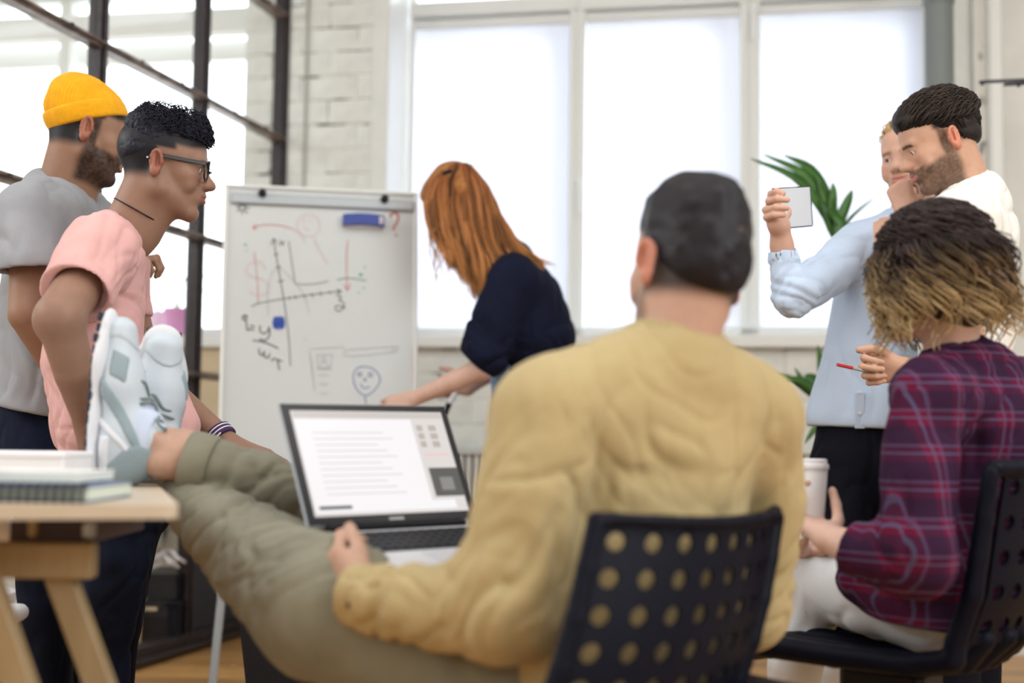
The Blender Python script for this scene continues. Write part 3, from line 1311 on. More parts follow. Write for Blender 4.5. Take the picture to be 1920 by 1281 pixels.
def head_field(neck_to, neck_r=(.056, .062), jaw=1.0, male=True, smile=0.0, ear=.86, nose=1.0, neck_from=(0, -.022, -.03)):
    F = Field()
    F.ell((0, -.012, .045), (.074, .096, .082), k=.02)
    F.ell((0, .032, .042), (.064, .060, .056), k=.03)
    F.ell((0, .042, -.012), (.058, .050, .068), k=.03)
    F.ell((0, .030, -.058), (.050 * jaw, .052, .042), k=.03)
    for s in (-1, 1):
        F.ell((s * .040, .058, -.014), (.024, .026, .018), k=.022)
        F.cone((s * .056 * jaw, .000, -.050), (s * .018, .072, -.092), .014, .013, k=.028)
        F.cone((s * .058 * jaw, -.004, -.02), (s * .056 * jaw, .004, -.056), .012, .013, k=.022)
    F.ell((0, .083, -.094), (.021, .016, .016), k=.02)
    F.ell((0, .082, -.053), (.031, .0225, .026), k=.02)
    # brow, sockets
    F.cone((-.040, .078, .027), (0, .090, .024), .010, .009, k=.014)
    F.cone((.040, .078, .027), (0, .090, .024), .010, .009, k=.014)
    for s in (-1, 1):
        F.ell((s * .033, .102, .008), (.018, .017, .011), k=.014, neg=True)
    # nose
    F.cone((0, .085, .022), (0, .104 * nose, -.012), .0095, .0115, k=.016)
    F.ell((0, .1125 * nose, -.021), (.0140, .0135, .0115), k=.012)
    F.ell((0, .098, -.024), (.018, .014, .010), k=.010)
    for s in (-1, 1):
        F.ell((s * .0135, .103 * nose, -.025), (.0085, .0115, .008), k=.006)
        F.ell((s * .007, .110 * nose, -.0325), (.0035, .006, .0035), k=.003, neg=True)
    # lips
    w = .022 + .006 * smile
    dz = .006 * smile
    for s in (-1, 1):
        F.cone((s * w, .089, -.0520 + dz), (s * .004, .1030, -.0475), .0040, .0068, k=.006)
        F.cone((s * w, .089, -.0550 + dz), (0, .1015, -.0605), .0040, .0078, k=.006)
        F.ell((s * .046, .066, -.035), (.012 + .006 * smile, .014, .014 + .004 * smile), k=.014)
    F.cone((-w - .002, .0945, -.0540 + dz), (0, .1080, -.0542), .0012, .0016, k=.003, neg=True)
    F.cone((w + .002, .0945, -.0540 + dz), (0, .1080, -.0542), .0012, .0016, k=.003, neg=True)
    F.ell((0, .100, -.074), (.020, .008, .006), k=.010, neg=True)
    # lids over the eyes
    for s in (-1, 1):
        F.ell((s * .032, .0775, .0105), (.0160, .0140, .0115), k=.004)
        F.ell((s * .032, .094, .0065), (.0125, .0100, .0052), k=.003, neg=True)
    # ears
    for s in (-1, 1):
        e = Field()
        ear *= 1.0
        Re = basis(A(s * .45, 1, 0), A(s * .12, -.22, 1))
        c = A(s * .080, -.010, .000)
        e.ell(c, (.0075, .0175 * ear, .031 * ear), Re, k=.004)
        e.ell(c + A(s * .001, -.002, -.024), (.0065, .011, .012), Re, k=.006)
        e.ell(c + A(s * .0075, .002, .003), (.0065, .0100, .0185), Re, k=.003, neg=True)
        ring = []
        for a in np.linspace(-.6, 4.1, 11):
            ring.append(c + Re @ A(s * .004, .0165 * ear * math.cos(a + .5), .0295 * ear * math.sin(a + .5)))
        e.chain(ring, [.0032] * 11, k=.003)
        e.cone(c + A(s * .004, -.006, .012), c + A(s * .004, -.004, -.010), .0025, .003, k=.003)
        e.ell(c + A(s * .004, .013, -.003), (.004, .004, .007), k=.004)
        F.sub(e, .010)
    F.cone(neck_from, neck_to, neck_r[0], neck_r[1], k=.03)
    if male:
        F.cone((0, .02, -.085), A(*neck_to) * .75 + A(0, .03, -.02), .030, .034, k=.03)
    return F


def head_tint(V, skin, lip=None, stubble=None, scalp=None, brow=(.03, .02, .015), hairline=.055, cheeks=True, seed=0, side_y=-.01, nape=-.055):
    n = len(V)
    C = np.tile(skin, (n, 1))
    x, y, z = np.abs(V[:, 0]), V[:, 1], V[:, 2]

    def mix(m, c):
        C[:] = C * (1 - m[:, None]) + np.asarray(c) * m[:, None]
    ss = lambda v, a, b: np.clip((v - a) / (b - a), 0, 1) ** 2 * (3 - 2 * np.clip((v - a) / (b - a), 0, 1))
    if cheeks:
        g = np.exp(-((x - .042) ** 2 + (z + .015) ** 2) / .0004) * (y > .04)
        mix(.25 * g, skin * A(1.15, .8, .75))
        e = (x > .076) * (np.abs(y + .01) < .03) * (np.abs(z) < .04)
        mix(.6 * e, skin * A(1.15, .58, .52))
    if stubble is not None:
        col, amt = stubble
        nz = .5 + .5 * fbm(V, 160, seed, 2)
        m = ss(-z, .018, .045) * ss(y, -.018, .004) * (1 - ss(-z, .115, .135))
        # cheeks stay bare in front of a line from ear to mouth
        line = (z + .035) + (y - .02) * .35
        m = m * (1 - ss(line, .0, .018))
        m = np.maximum(m, ss(y, .075, .085) * ss(-z, .034, .040) * (1 - ss(-z, .1, .12)))
        sb = (x < .0785) * ss(y, -.004, .004) * (1 - ss(y, .016, .028)) * (z > -.05) * (z < .05)
        m = np.maximum(m, sb * (x > .05))
        m = m * (.72 + .28 * nz) * amt
        mix(np.clip(m, 0, 1), col)
    if scalp is not None:
        col, amt = scalp
        m = ss(z - hairline - .35 * (y - .06) * (y > .06), -.006, .01)
        back = ss(-(y - side_y), 0, .014) * ss(z, nape, nape + .03)
        m = np.maximum(m, back * (x < .0785))
        m = np.maximum(m, ss(z, .03, .04) * ss(-(y - .035), 0, .015))
        mix(np.clip(m * amt, 0, 1), col)
    if lip is not None:
        r2 = ((x / .025) ** 2 + ((z + .0545) / .0105) ** 2)
        m = (1 - ss(r2, .7, 1.1)) * (y > .085)
        mix(m, lip)
    m = np.exp(-((z - .0265 + .25 * np.maximum(x - .03, 0)) / .0045) ** 2) * ss(x, .009, .015) * (1 - ss(x, .044, .052)) * (y > .05)
    mix(np.clip(m * 1.1, 0, .92), brow)
    return C


class Body:
    """collects pieces of one figure's skin into a single mesh"""

    def __init__(s, skin):
        s.skin = skin
        s.p = []

    def add(s, V, F, C=None):
        s.p.append((V, F, np.tile(s.skin, (len(V), 1)) if C is None else C))

    def field(s, f, res, it=1):
        V, F = sculpt(f, res, None, it)
        s.add(V, F)

    def build(s, parent):
        Vs, Fs, Cs, n = [], [], [], 0
        for V, F, C in s.p:
            Vs.append(V); Fs.append(F + n); Cs.append(C); n += len(V)
        return mesh_obj('body', np.concatenate(Vs), np.concatenate(Fs), M['skin'], parent, True, np.concatenate(Cs))


def put_head(body, parent, c, R, neck_world, skin, res=.0032, eyes=True, eye_dir=(0, 1, 0), scale=1.0, **kw):
    tint = kw.pop('tint', {})
    R = np.asarray(R)
    nl = R.T @ (np.asarray(neck_world) - c) / scale
    F = head_field(nl, **kw)
    V, Q = sculpt(F, res, None, 1)
    C = head_tint(V, skin, **tint)
    body.add((V * scale) @ R.T + c, Q, C)
    if eyes:
        for s in (-1, 1):
            e = A(s * .032, .0790, .0075)
            d = unit(eye_dir)
            q = MB()
            W = c + R @ (e * scale)
            q.lathe(W, [(.0116 * scale * math.sin(t), .0116 * scale * math.cos(t)) for t in np.linspace(3.1, .02, 12)], 16)
            o = q.build('eye', M['eye_white'], parent, sm=True)
            dw = R @ d
            q = MB()
            zz = unit(dw); xx = unit(np.cross(zz, A(.1, .2, 1))); yy = np.cross(zz, xx)
            q.lathe(W, [(.0119 * scale * math.sin(t), .0119 * scale * math.cos(t)) for t in np.linspace(.5, .02, 5)], 16, np.stack([xx, yy, zz], 1))
            q.build('iris', M['eye_dark'], o, sm=True)


def hand(F, wrist, f, n, side, curls, spread=.12, thumb=None, sc=1.0, k=.007):
    """palm and five fingers. f: towards the fingers, n: out of the palm, side: +1/-1 picks the thumb side"""
    f = unit(f); n = unit(np.asarray(n, float) - f * np.dot(n, f)); s = np.cross(f, n) * side
    wrist = np.asarray(wrist, float)
    offs = (.027, .009, -.010, -.027)
    pl = (.086, .090, .085, .077)
    segs = ((.043, .026, .021), (.047, .030, .022), (.043, .028, .021), (.034, .021, .018))
    rad = (.0092, .0094, .0089, .0080)
    nails = []
    for i in range(4):
        kn = wrist + (f * pl[i] + s * offs[i]) * sc
        F.cone(wrist + s * offs[i] * .45 * sc, kn, .0155 * sc, .0112 * sc, k=.016, flat=(n, 1.0))
        ang = 0
        p = kn
        sp = (1.5 - i) * spread
        base = unit(f * math.cos(sp) + s * math.sin(sp))
        cu = curls[i]
        for j in range(3):
            ang += cu[j]
            d = base * math.cos(ang) + n * math.sin(ang)
            q = p + d * segs[i][j] * sc
            F.cone(p, q, rad[i] * (1 - .07 * j) * sc, rad[i] * (.95 - .09 * j) * sc, k=.0035)
            p = q
    if thumb is None:
        thumb = [(.55, .75, .25), (.8, .5, .35), (.9, .2, .5)]
    p = wrist + (f * .022 + s * .020) * sc
    tr = (.0145, .0115, .0102, .0088)
    tl = (.046, .036, .030)
    for j, (a, b, c_) in enumerate(thumb):
        d = unit(f * a + s * b + n * c_)
        q = p + d * tl[j] * sc
        F.cone(p, q, tr[j] * sc, tr[j + 1] * sc, k=.010 if j == 0 else .004)
        p = q
    # heel of the hand
    F.ell(wrist + f * .03 * sc + s * .014 * sc + n * .006 * sc, (.016 * sc, .026 * sc, .014 * sc), np.stack([s, f, n], 1), k=.014)


RELAX = [(.25, .35, .25)] * 4
FIST = [(1.35, 1.5, .9)] * 4
GRIP = [(.7, .9, .6)] * 4


def cap_hair(parent, c, R, scale, ops, res, col, disp=None, name='hair', col2=None, cut=None, seed=3, label=None):
    """a hair volume in head coordinates; ops: function that fills the field"""
    F = Field()
    ops(F)
    V, Q = sculpt(F, res, disp, 1)
    n = .5 + .5 * np.clip(fbm(V * A(1, .5, .5), 120, seed, 2), -1, 1)
    C = np.outer(1 - n, col) + np.outer(n, col2 if col2 is not None else A(*col) * 1.5)
    return mesh_obj(name, (V * scale) @ np.asarray(R).T + c, Q, M['hair'], parent, True, C, label=label)


def strand_obj(name, parent, paths, r0, r1, cfun, flat=1.0, n=5, label=None, material=None):
    V, F, t, sid = strands(paths, r0, r1, flat, n)
    C = cfun(t, sid, V)
    return mesh_obj(name, V, F, material or M['hair'], parent, True, C, label=label)


def garment(name, parent, field, res, material, disp=None, it=1, label=None, cols=None):
    V, F = sculpt(field, res, disp, it)
    return mesh_obj(name, V, F, material, parent, True, cols(V) if cols else None, label=label)


def perp(v, ref=(0, 0, 1)):
    v = unit(v)
    return unit(np.cross(v, ref))
# ================================================================== clothes' materials
def cloth(name, rgb, rough=.85, noise=.08, nscale=9, bump=.25, bscale=260, **k):
    return mat(name, rgb, rough, noise=noise, nscale=nscale, bump=bump, bscale=bscale, sheen=(.10 if sum(rgb) > 250 else 0), spec=.15, **k)


M['pink_tee'] = cloth('pink_cotton', (224, 174, 170))
M['grey_tee'] = cloth('grey_cotton', (158, 160, 166))
M['jeans_dark'] = cloth('dark_navy_denim', (22, 30, 52), noise=.3)
M['jeans_light'] = cloth('light_blue_denim', (140, 168, 205), noise=.25)
M['yellow'] = cloth('mustard_cotton', (180, 161, 118), noise=.05)
M['chino'] = cloth('olive_grey_chino', (136, 133, 116), noise=.1)
M['navy_knit'] = cloth('navy_sweatshirt', (20, 26, 50), noise=.25)
M['blue_shirt'] = cloth('pale_blue_shirt', (200, 217, 240), noise=.04)
M['white_tee'] = cloth('white_cotton', (238, 236, 230), noise=.03)
M['black_cloth'] = cloth('black_trouser_cloth', (14, 16, 28), noise=.2)
M['white_trouser'] = cloth('white_trouser_cloth', (226, 228, 232), noise=.04)
M['beanie'] = cloth('mustard_knit', (240, 172, 28), noise=.08, nscale=40, bump=.4, bscale=160)
M['sock'] = cloth('pale_blue_sock', (205, 216, 238))
M['shoe_white'] = mat('shoe_white_leather', (192, 202, 212), .5, bump=.1)
M['shoe_grey'] = mat('shoe_grey_suede', (140, 156, 164), .75, bump=.2)
M['shoe_sole'] = mat('shoe_white_rubber', (214, 216, 222), .5)
M['shoe_tread'] = mat('shoe_dark_tread', (38, 42, 56), .7)
M['lace'] = mat('grey_lace', (120, 134, 134), .8)
M['glasses'] = mat('black_acetate', (16, 15, 24), .25)
M['gold'] = mat('gold_chain', (220, 190, 130), .3, metal=.9)
M['bracelet'] = mat('purple_band', (62, 40, 82), .8)
M['white_plastic'] = mat('white_plastic', (240, 240, 245), .35)


def plaid_mat():
    m = cloth('plaid_flannel', (120, 26, 60))
    nt = m.node_tree
    b = nt.nodes['Principled BSDF']
    tc = nt.nodes.new('ShaderNodeTexCoord')
    mp = nt.nodes.new('ShaderNodeMapping')
    mp.inputs['Rotation'].default_value = (0, 0, math.radians(-35))
    nt.links.new(tc.outputs['Object'], mp.inputs[0])
    sx = nt.nodes.new('ShaderNodeSeparateXYZ')
    nt.links.new(mp.outputs[0], sx.inputs[0])

    def band(sock, period, w, phase):
        a = nt.nodes.new('ShaderNodeMath'); a.operation = 'MULTIPLY_ADD'
        a.inputs[1].default_value = 1 / period; a.inputs[2].default_value = phase + 50
        nt.links.new(sock, a.inputs[0])
        f = nt.nodes.new('ShaderNodeMath'); f.operation = 'FRACT'
        nt.links.new(a.outputs[0], f.inputs[0])
        l = nt.nodes.new('ShaderNodeMath'); l.operation = 'LESS_THAN'
        l.inputs[1].default_value = w
        nt.links.new(f.outputs[0], l.inputs[0])
        return l.outputs[0]

    col = None
    prev = lin((96, 18, 50))
    for sock, per, w, ph, c, f_ in (('Z', .06, .5, 0, (30, 24, 50), .6), ('X', .06, .5, .2, (30, 24, 50), .6),
                                    ('Z', .06, .06, .08, (74, 82, 114), .5), ('Z', .06, .06, .30, (84, 92, 126), .5),
                                    ('X', .06, .06, .3, (74, 82, 114), .5), ('X', .06, .06, .52, (84, 92, 126), .5)):
        s = band(sx.outputs[sock], per, w, ph)
        mu = nt.nodes.new('ShaderNodeMath'); mu.operation = 'MULTIPLY'; mu.inputs[1].default_value = f_
        nt.links.new(s, mu.inputs[0])
        mx = nt.nodes.new('ShaderNodeMix'); mx.data_type = 'RGBA'
        nt.links.new(mu.outputs[0], mx.inputs['Factor'])
        if col is None:
            mx.inputs['A'].default_value = prev
        else:
            nt.links.new(col, mx.inputs['A'])
        mx.inputs['B'].default_value = lin(c)
        col = mx.outputs['Result']
    nt.links.new(col, b.inputs['Base Color'])
    return m


M['plaid'] = plaid_mat()
Y = A(0, 1, 0)


def person(px, d, label, dx=0):
    p = P(px, 900, d)
    return empty('person', (p[0] + dx, p[1], 0), label, 'person')


# ------------------------------------------------------------------ a sneaker, built in its own frame (x toe, y side, z up)
def sneaker(O, toe, up, label, SCL=1.12):
    toe = unit(toe); up = unit(np.asarray(up, float) - toe * np.dot(up, toe)); sd = np.cross(up, toe)
    R = np.stack([toe, sd * 1.04, up], 1) * SCL
    RB_ = R / SCL
    root = empty('sneaker', O, label, 'shoe')

    def put(name, F, res, m, it=1, sm=True, par=None):
        V, Q = sculpt(F, res, None, it)
        return mesh_obj(name, V @ R.T + O, Q, m, par or root, sm)

    def upper(inf=0.0, F=None):
        F = F or Field()
        F.cone((.030, 0, .050), (.070, 0, .050), .036 + inf, .040 + inf, k=.03)
        F.cone((.050, 0, .085), (.072, 0, .100), .033 + inf, .030 + inf, k=.03)
        F.cone((.085, 0, .074), (.160, 0, .043), .033 + inf, .028 + inf, k=.03)
        F.cone((.06, 0, .040), (.17, 0, .032), .034 + inf, .034 + inf, k=.03)
        F.cone((.160, .002, .036), (.245, .004, .034), .036 + inf, .024 + inf, k=.03, flat=(A(0, 1, 0), 1.18))
        F.cut((0, 0, .022 - inf), (0, 0, -1), .008)
        return F
    F = upper()
    F.cone((.060, 0, .125), (.066, 0, .085), .030, .026, k=.006, neg=True)
    F.cut((.05, 0, .122), (-.25, 0, 1), .006)
    put('upper', F, .0032, M['shoe_white'])
    # sole
    F = Field()
    F.cone((.034, 0, .014), (.10, 0, .012), .041, .039, k=.02, flat=(A(0, 0, 1), .36))
    F.cone((.10, 0, .012), (.19, .002, .012), .039, .045, k=.02, flat=(A(0, 0, 1), .32))
    F.cone((.19, .002, .012), (.250, .004, .016), .045, .034, k=.02, flat=(A(0, 0, 1), .36))
    F.cut((0, 0, .004), (0, 0, -1), .003)
    put('sole', F, .0035, M['shoe_sole'])
    q = MB()
    for i in range(15):
        x = .008 + i * .0185
        w = .070 if x < .1 else (.086 if x < .24 else .06)
        q.box(O + R @ A(x, .002, .0045), (.0150, w * 1.10, .008), RB_, .002)
    t = q.build('tread', M['shoe_tread'], root)
    t['kind'] = 'stuff'

    # overlays: the upper puffed out, kept only where an outline in side view says
    def panel(name, test, inf, m):
        F = upper(inf)
        F.cone((.060, 0, .125), (.066, 0, .085), .030, .026, k=.006, neg=True)
        F.cut((.05, 0, .120), (-.25, 0, 1), .006)
        F.func('c', test, .002)
        return put(name, F, .0035, m)
    panel('heel_panel', lambda X, Y_, Z: np.maximum(X - (.030 + .35 * (Z - .02)) + .012 * np.sin(Z * 60), -(Z - .018)) * .8, .0030, M['shoe_grey'])
    panel('side_stripe', lambda X, Y_, Z: np.maximum(np.abs(X - (.155 - 1.05 * (Z - .02) - 6 * (Z - .02) ** 2)) - .016, .012 - np.abs(Y_)) * .7, .0024, M['shoe_grey'])
    panel('side_stripe', lambda X, Y_, Z: np.maximum(np.abs(X - (.100 - .75 * (Z - .02) - 3 * (Z - .02) ** 2)) - .007, .012 - np.abs(Y_)) * .7, .0030, M['shoe_sole'])
    panel('toe_cap', lambda X, Y_, Z: np.maximum(.215 - X + Y_ * Y_ * 16, X - .3) * .8, .0022, M['shoe_white'])
    panel('side_panel', lambda X, Y_, Z: np.maximum(np.maximum(np.abs(X - .195 + .5 * (Z - .03)) - .022, np.abs(Z - .046) - .014), .012 - np.abs(Y_)) * .7, .0018, M['shoe_grey'])
    panel('heel_stripe', lambda X, Y_, Z: np.maximum(np.maximum(np.abs(X - .045) - .030, np.abs(Z - .034) - .008), .012 - np.abs(Y_)) * .7, .0046, M['shoe_sole'])
    # laces over the instep
    for i in range(5):
        x = .100 + i * .0165
        z = .112 - i * .0088
        pts = [(x - .004, -.026, z - .022), (x, -.015, z - .004), (x + .004, 0, z + .001), (x + .007, .015, z - .004), (x + .004, .026, z - .022)]
        if i % 2: pts = [(a + (.010 if b > 0 else -.006), b, c_) for a, b, c_ in pts]
        q = MB(); q.tube([O + R @ A(*p) for p in spline(pts, 12)], .0028, 6)
        q.build('lace', M['lace'], root, sm=True)
    q = MB()
    q.tube([O + R @ A(*p) for p in spline([(.098, 0, .117), (.092, .018, .123), (.100, .034, .113), (.112, .020, .111)], 12)], .0024, 6)
    q.build('lace_loop', M['lace'], root, sm=True)
    return root, R


# ================================================================== PINK TEE MAN
p1 = person(240, 2.95, 'young man in pink tee and black glasses leaning forward beside the flip chart')
skin = SK_BROWN * 1.12
B = Body(skin)
hc = P(303, 316, 2.95)
R1 = basis((.95, .24, -.13), (0, 0, 1))
put_head(B, p1, hc, R1, P(236, 448, 2.95), skin, .0028, scale=.965, male=True, jaw=.95, neck_r=(.053, .062),
         eye_dir=(.1, 1, -.1), nose=1.02,
         tint=dict(lip=A(.30, .12, .09), scalp=((.006, .006, .010), 1.0), hairline=.045, side_y=-.006, nape=-.045))
f = Field()
f.chain([P(180, 485, 2.83), P(112, 594, 2.66)], [.052, .047], k=.02)
f.chain([P(112, 598, 2.66), P(140, 700, 2.70), P(165, 790, 2.76)], [.046, .040, .029], k=.02)
f.ell(P(88, 606, 2.665), (.022, .022, .026), k=.02)
hand(f, P(165, 792, 2.76), (.2, .05, -.95), (.3, .95, 0), 1, [(.5, .6, .3)] * 4)
B.field(f, .0042)
f = Field()
f.chain([P(225, 520, 3.13), P(275, 700, 3.22), P(432, 834, 3.10)], [.047, .040, .026], k=.02)
hand(f, P(432, 834, 3.10), (1, -.12, -.28), (0, .1, -1), 1, [(.25, .35, .3), (.22, .35, .3), (.25, .35, .3), (.3, .4, .3)], spread=.14, thumb=[(.6, .6, .3), (.85, .4, .3), (.9, .3, .3)])
B.field(f, .0034)
f = Field()  # torso under the shirt
f.chain([P(205, 480, 2.97), P(185, 700, 2.97), P(235, 860, 2.97)], [.075, .09, .09], k=.03, flat=(Y, 1.4))
B.field(f, .012)
B.build(p1)
f = Field()
tor = Field()
tor.chain([P(214, 452, 2.96), P(186, 545, 2.96), P(176, 680, 2.96), P(205, 790, 2.96), P(235, 850, 2.96)], [.070, .100, .108, .120, .128], k=.04, flat=(unit(A(-.2, 1, 0)), 1.45))
tor.cone(P(190, 470, 2.86), P(225, 500, 3.1), .07, .066, k=.04)
tor.cone(P(300, 700, 3.02), P(330, 800, 3.04), .035, .055, k=.06)
tor.cut(P(200, 893, 2.96), (.05, 0, -1), .008)
f.sub(tor, .03)
sl = Field()
sl.chain([P(186, 470, 2.84), P(132, 570, 2.70)], [.074, .076], k=.04)
sl.cut(P(146, 552, 2.72), P(112, 594, 2.66) - P(180, 485, 2.83), .004)
sl.cone(P(146, 552, 2.71), P(112, 600, 2.655), .058, .062, k=.003, neg=True)
f.sub(sl, .035)
sl = Field()
sl.chain([P(222, 505, 3.1), P(240, 600, 3.17)], [.062, .060], k=.04)
sl.cut(P(240, 600, 3.17), A(.2, 0, -1), .004)
f.sub(sl, .035)
# neck opening
f.cone(P(300, 330, 2.95), P(252, 415, 2.95), .05, .058, k=.004, neg=True)
fd = folds([(A(.3, .2, 1), .0045, 9, 3, None, 1), (A(-.6, 0, 1), .006, 11, 3.5, P(200, 560, 2.8), .22), (A(1, .2, -.35), .007, 12, 3, P(150, 830, 2.85), .16)], 11)
garment('t_shirt', p1, f, .0052, M['pink_tee'], fd)
# sleeve hem and neckband
nk = unit(P(300, 330, 2.95) - P(245, 425, 2.95))
q = MB()
u1 = unit(np.cross(nk, Y)); u2 = np.cross(nk, u1)
cc = P(253, 408, 2.95)
# jeans
f = Field()
f.chain([P(235, 870, 2.97), P(228, 930, 2.97)], [.112, .118], k=.04, flat=(Y, 1.3))
f.chain([P(222, 925, 2.88), P(222, 1045, 2.86), P(196, 1200, 2.90), P(188, 1440, 2.92)], [.082, .068, .056, .052], k=.05)
f.chain([P(240, 925, 3.06), P(228, 1060, 3.08), P(205, 1230, 3.12), P(200, 1400, 3.14)], [.085, .068, .058, .052], k=.05)
garment('jeans', p1, f, .007, M['jeans_dark'], folds([(A(1, 0, -.3), .007, 14, 2.5, P(240, 1060, 2.85), .12), (A(0, 0, 1), .004, 10, 4, None, 1)], 5))
# hair: high curly top, short sides
def hp(F):
    F.ell((0, -.004, .062), (.071, .090, .072), k=.02)
    F.ell((0, .030, .088), (.060, .060, .046), k=.025)
    F.ell((0, -.040, .082), (.062, .052, .050), k=.025)
    F.ell((0, .062, .098), (.045, .030, .030), k=.02)
    F.ell((0, -.040, .02), (.066, .058, .05), k=.03)
    F.cut((0, .0, .034), (0, .42, -1), .016)
    F.cut((0, .087, .06), (0, 1, -.15), .012)


def curl_d(V, N):
    s = V * 115
    return .0035 * np.abs(vnoise(s, 3)) + .0030 * vnoise(V * 210, 4) + .004 * vnoise(V * 45, 8)


cap_hair(p1, hc, R1, .965, hp, .0030, (.010, .011, .022), curl_d, col2=A(.013, .013, .022), label='short curly black hair')
rr = np.random.default_rng(5)
S = 900
th = rr.uniform(0, 2 * math.pi, S); ph = rr.uniform(.15, 1.0, S)
cc_ = np.stack([.070 * np.sin(th) * np.sqrt(1 - (ph - .15) ** 2 * .8), .006 + .088 * np.cos(th) * np.sqrt(1 - (ph - .15) ** 2 * .8), .060 + .074 * ph], 1)
nn = cc_ - A(0, 0, .055); nn /= np.linalg.norm(nn, axis=1, keepdims=True)
tt = np.linspace(0, 1, 9)
ax = rr.normal(size=(S, 3)); ax -= nn * (ax * nn).sum(1, keepdims=True); ax /= np.linalg.norm(ax, axis=1, keepdims=True)
bx = np.cross(nn, ax)
ph0 = rr.uniform(0, 6.28, S)[:, None]
pa = cc_[:, None] + nn[:, None] * (tt * .016)[None, :, None] + .0042 * (np.cos(ph0 + tt * 9)[..., None] * ax[:, None] + np.sin(ph0 + tt * 9)[..., None] * bx[:, None])
pa = (pa * .965) @ R1.T + hc
strand_obj('hair_curls', p1, pa, .0016, .0007, lambda t, s, V: np.tile(A(.012, .012, .024), (len(V), 1)), n=4)
# glasses
gl = empty('eyeglasses', hc, None)
gl.parent = p1
gl.location = tuple(hc - wloc(p1))


def L1(*v): return hc + R1 @ (A(*v) * .965)


q = MB()
for s in (-1, 1):
    ring = []
    for a in np.linspace(0, 2 * math.pi, 25):
        ca, sa = math.cos(a), math.sin(a)
        ring.append(L1(s * .034 + .0245 * np.sign(ca) * abs(ca) ** .7, .1065 - abs(s * .034 + .0245 * ca) * .16, .004 + .0195 * np.sign(sa) * abs(sa) ** .7))
    q.tube(ring, .0021, 6, False)
    q.box(L1(s * .034, .104, .0225), (.052, .006, .008), R1, .002)
q.tube([L1(-.011, .107, .010), L1(0, .112, .012), L1(.011, .107, .010)], .0022, 6)
q.build('glasses_rim', M['glasses'], gl, sm='auto')
for s in (-1, 1):
    q = MB(); q.beam(L1(s * .061, .098, .018), L1(s * .081, -.005, .014), .0035, .0085, R1[:, 2], .001)
    q.beam(L1(s * .081, -.004, .014), L1(s * .080, -.034, .003), .0035, .0075, R1[:, 2], .001)
    q.build('glasses_temple', M['glasses'], gl)
    q = MB(); q.box(L1(s * .0825, -.031, .004), (.002, .004, .004), R1, .0008)
    q.build('temple_stud', M['metal'], gl)
    q = MB()
    q.prism([(.023 * np.sign(math.cos(a)) * abs(math.cos(a)) ** .7, .018 * np.sign(math.sin(a)) * abs(math.sin(a)) ** .7) for a in np.linspace(0, 2 * math.pi, 20, endpoint=False)],
            L1(s * .034, .101, .004), unit(R1 @ A(1, -s * .16, 0)), R1[:, 2], R1[:, 1], .0012)
    q.build('lens', M['glass'], gl)
gl['label'] = 'black framed eyeglasses'
# thin dark cord round the neck
q = MB()
ctr = P(252, 410, 2.95)
pts = []
for a in np.linspace(.2, 5.9, 30):
    pts.append(ctr + .060 * (math.cos(a) * unit(np.cross(nk, Y)) + math.sin(a) * Y * 1.02) + nk * .018)
q.tube(pts, .0014, 6)
q.build('neck_cord', M['black'], p1, sm=True)
# striped band on the far wrist
bw = P(414, 817, 3.11); bd_ = unit(P(432, 834, 3.10) - P(318, 700, 3.20))
Rb = np.stack([np.cross(bd_, Y), Y, bd_], 1); Rb[:, 0] = unit(Rb[:, 0]); Rb[:, 1] = np.cross(Rb[:, 2], Rb[:, 0])
q = MB(); q.lathe(bw, [(.031, -.014), (.0335, -.012), (.0335, .012), (.031, .014)], 28, Rb)
br = q.build('wristband', M['bracelet'], p1, sm='auto', label='purple wristband with white lines')
for o_ in (-.006, .004):
    q = MB(); q.lathe(bw + bd_ * o_, [(.0338, -.0014), (.0345, -.001), (.0345, .001), (.0338, .0014)], 28, Rb)
    q.build('white_line', M['white_plastic'], br, sm='auto')
q = MB(); q.box(bw - Y * .0345, (.004, .003, .022), np.stack([bd_, Y, np.cross(bd_, Y)], 1), .001)
q.build('clasp', M['white_plastic'], br)

# ================================================================== BEANIE MAN
def P2(px, py, d): return P(px, py, d * 1.045)


p2 = person(70, 3.2, 'bearded man in yellow beanie and grey tee standing at far left')
skin = SK_TAN * .95
B = Body(skin)
hc2 = P2(160, 254, 3.18)
R2 = basis((.86, .44, -.22), (-.05, 0, 1))
put_head(B, p2, hc2, R2, P2(122, 372, 3.2), skin, .003, scale=1.0, male=True, neck_r=(.058, .074), jaw=1.03,
         tint=dict(lip=A(.42, .2, .16), stubble=((.014, .011, .012), .96), scalp=((.008, .007, .010), 1.0), hairline=.045, side_y=-.004, nape=-.060))
f = Field()
f.chain([P2(60, 440, 3.06), P2(48, 590, 2.98), P2(112, 705, 3.06)], [.050, .040, .029], k=.02)
hand(f, P2(112, 706, 3.06), (.8, .2, -.5), (.1, 1, 0), 1, [(.4, .5, .3)] * 4)
B.field(f, .0045)
f = Field()
f.chain([P2(150, 440, 3.36), P2(200, 620, 3.4), P2(238, 545, 3.3)], [.048, .040, .028], k=.02)
hand(f, P2(238, 548, 3.3), (.35, -.1, 1), (.85, .2, -.3), 1, [(1.1, 1.3, .8)] * 4)
B.field(f, .0042)
f = Field()
f.chain([P2(110, 420, 3.2), P2(92, 650, 3.2), P2(72, 800, 3.2)], [.075, .08, .075], k=.03, flat=(Y, 1.4))
B.field(f, .012)
B.build(p2)
f = Field(); tor = Field()
lat2 = unit(A(-.35, .9, 0))
tor.chain([P2(112, 395, 3.2), P2(92, 470, 3.2), P2(88, 600, 3.2), P2(84, 700, 3.2), P2(70, 775, 3.2)], [.085, .112, .118, .115, .108], k=.05, flat=(lat2, 1.45))
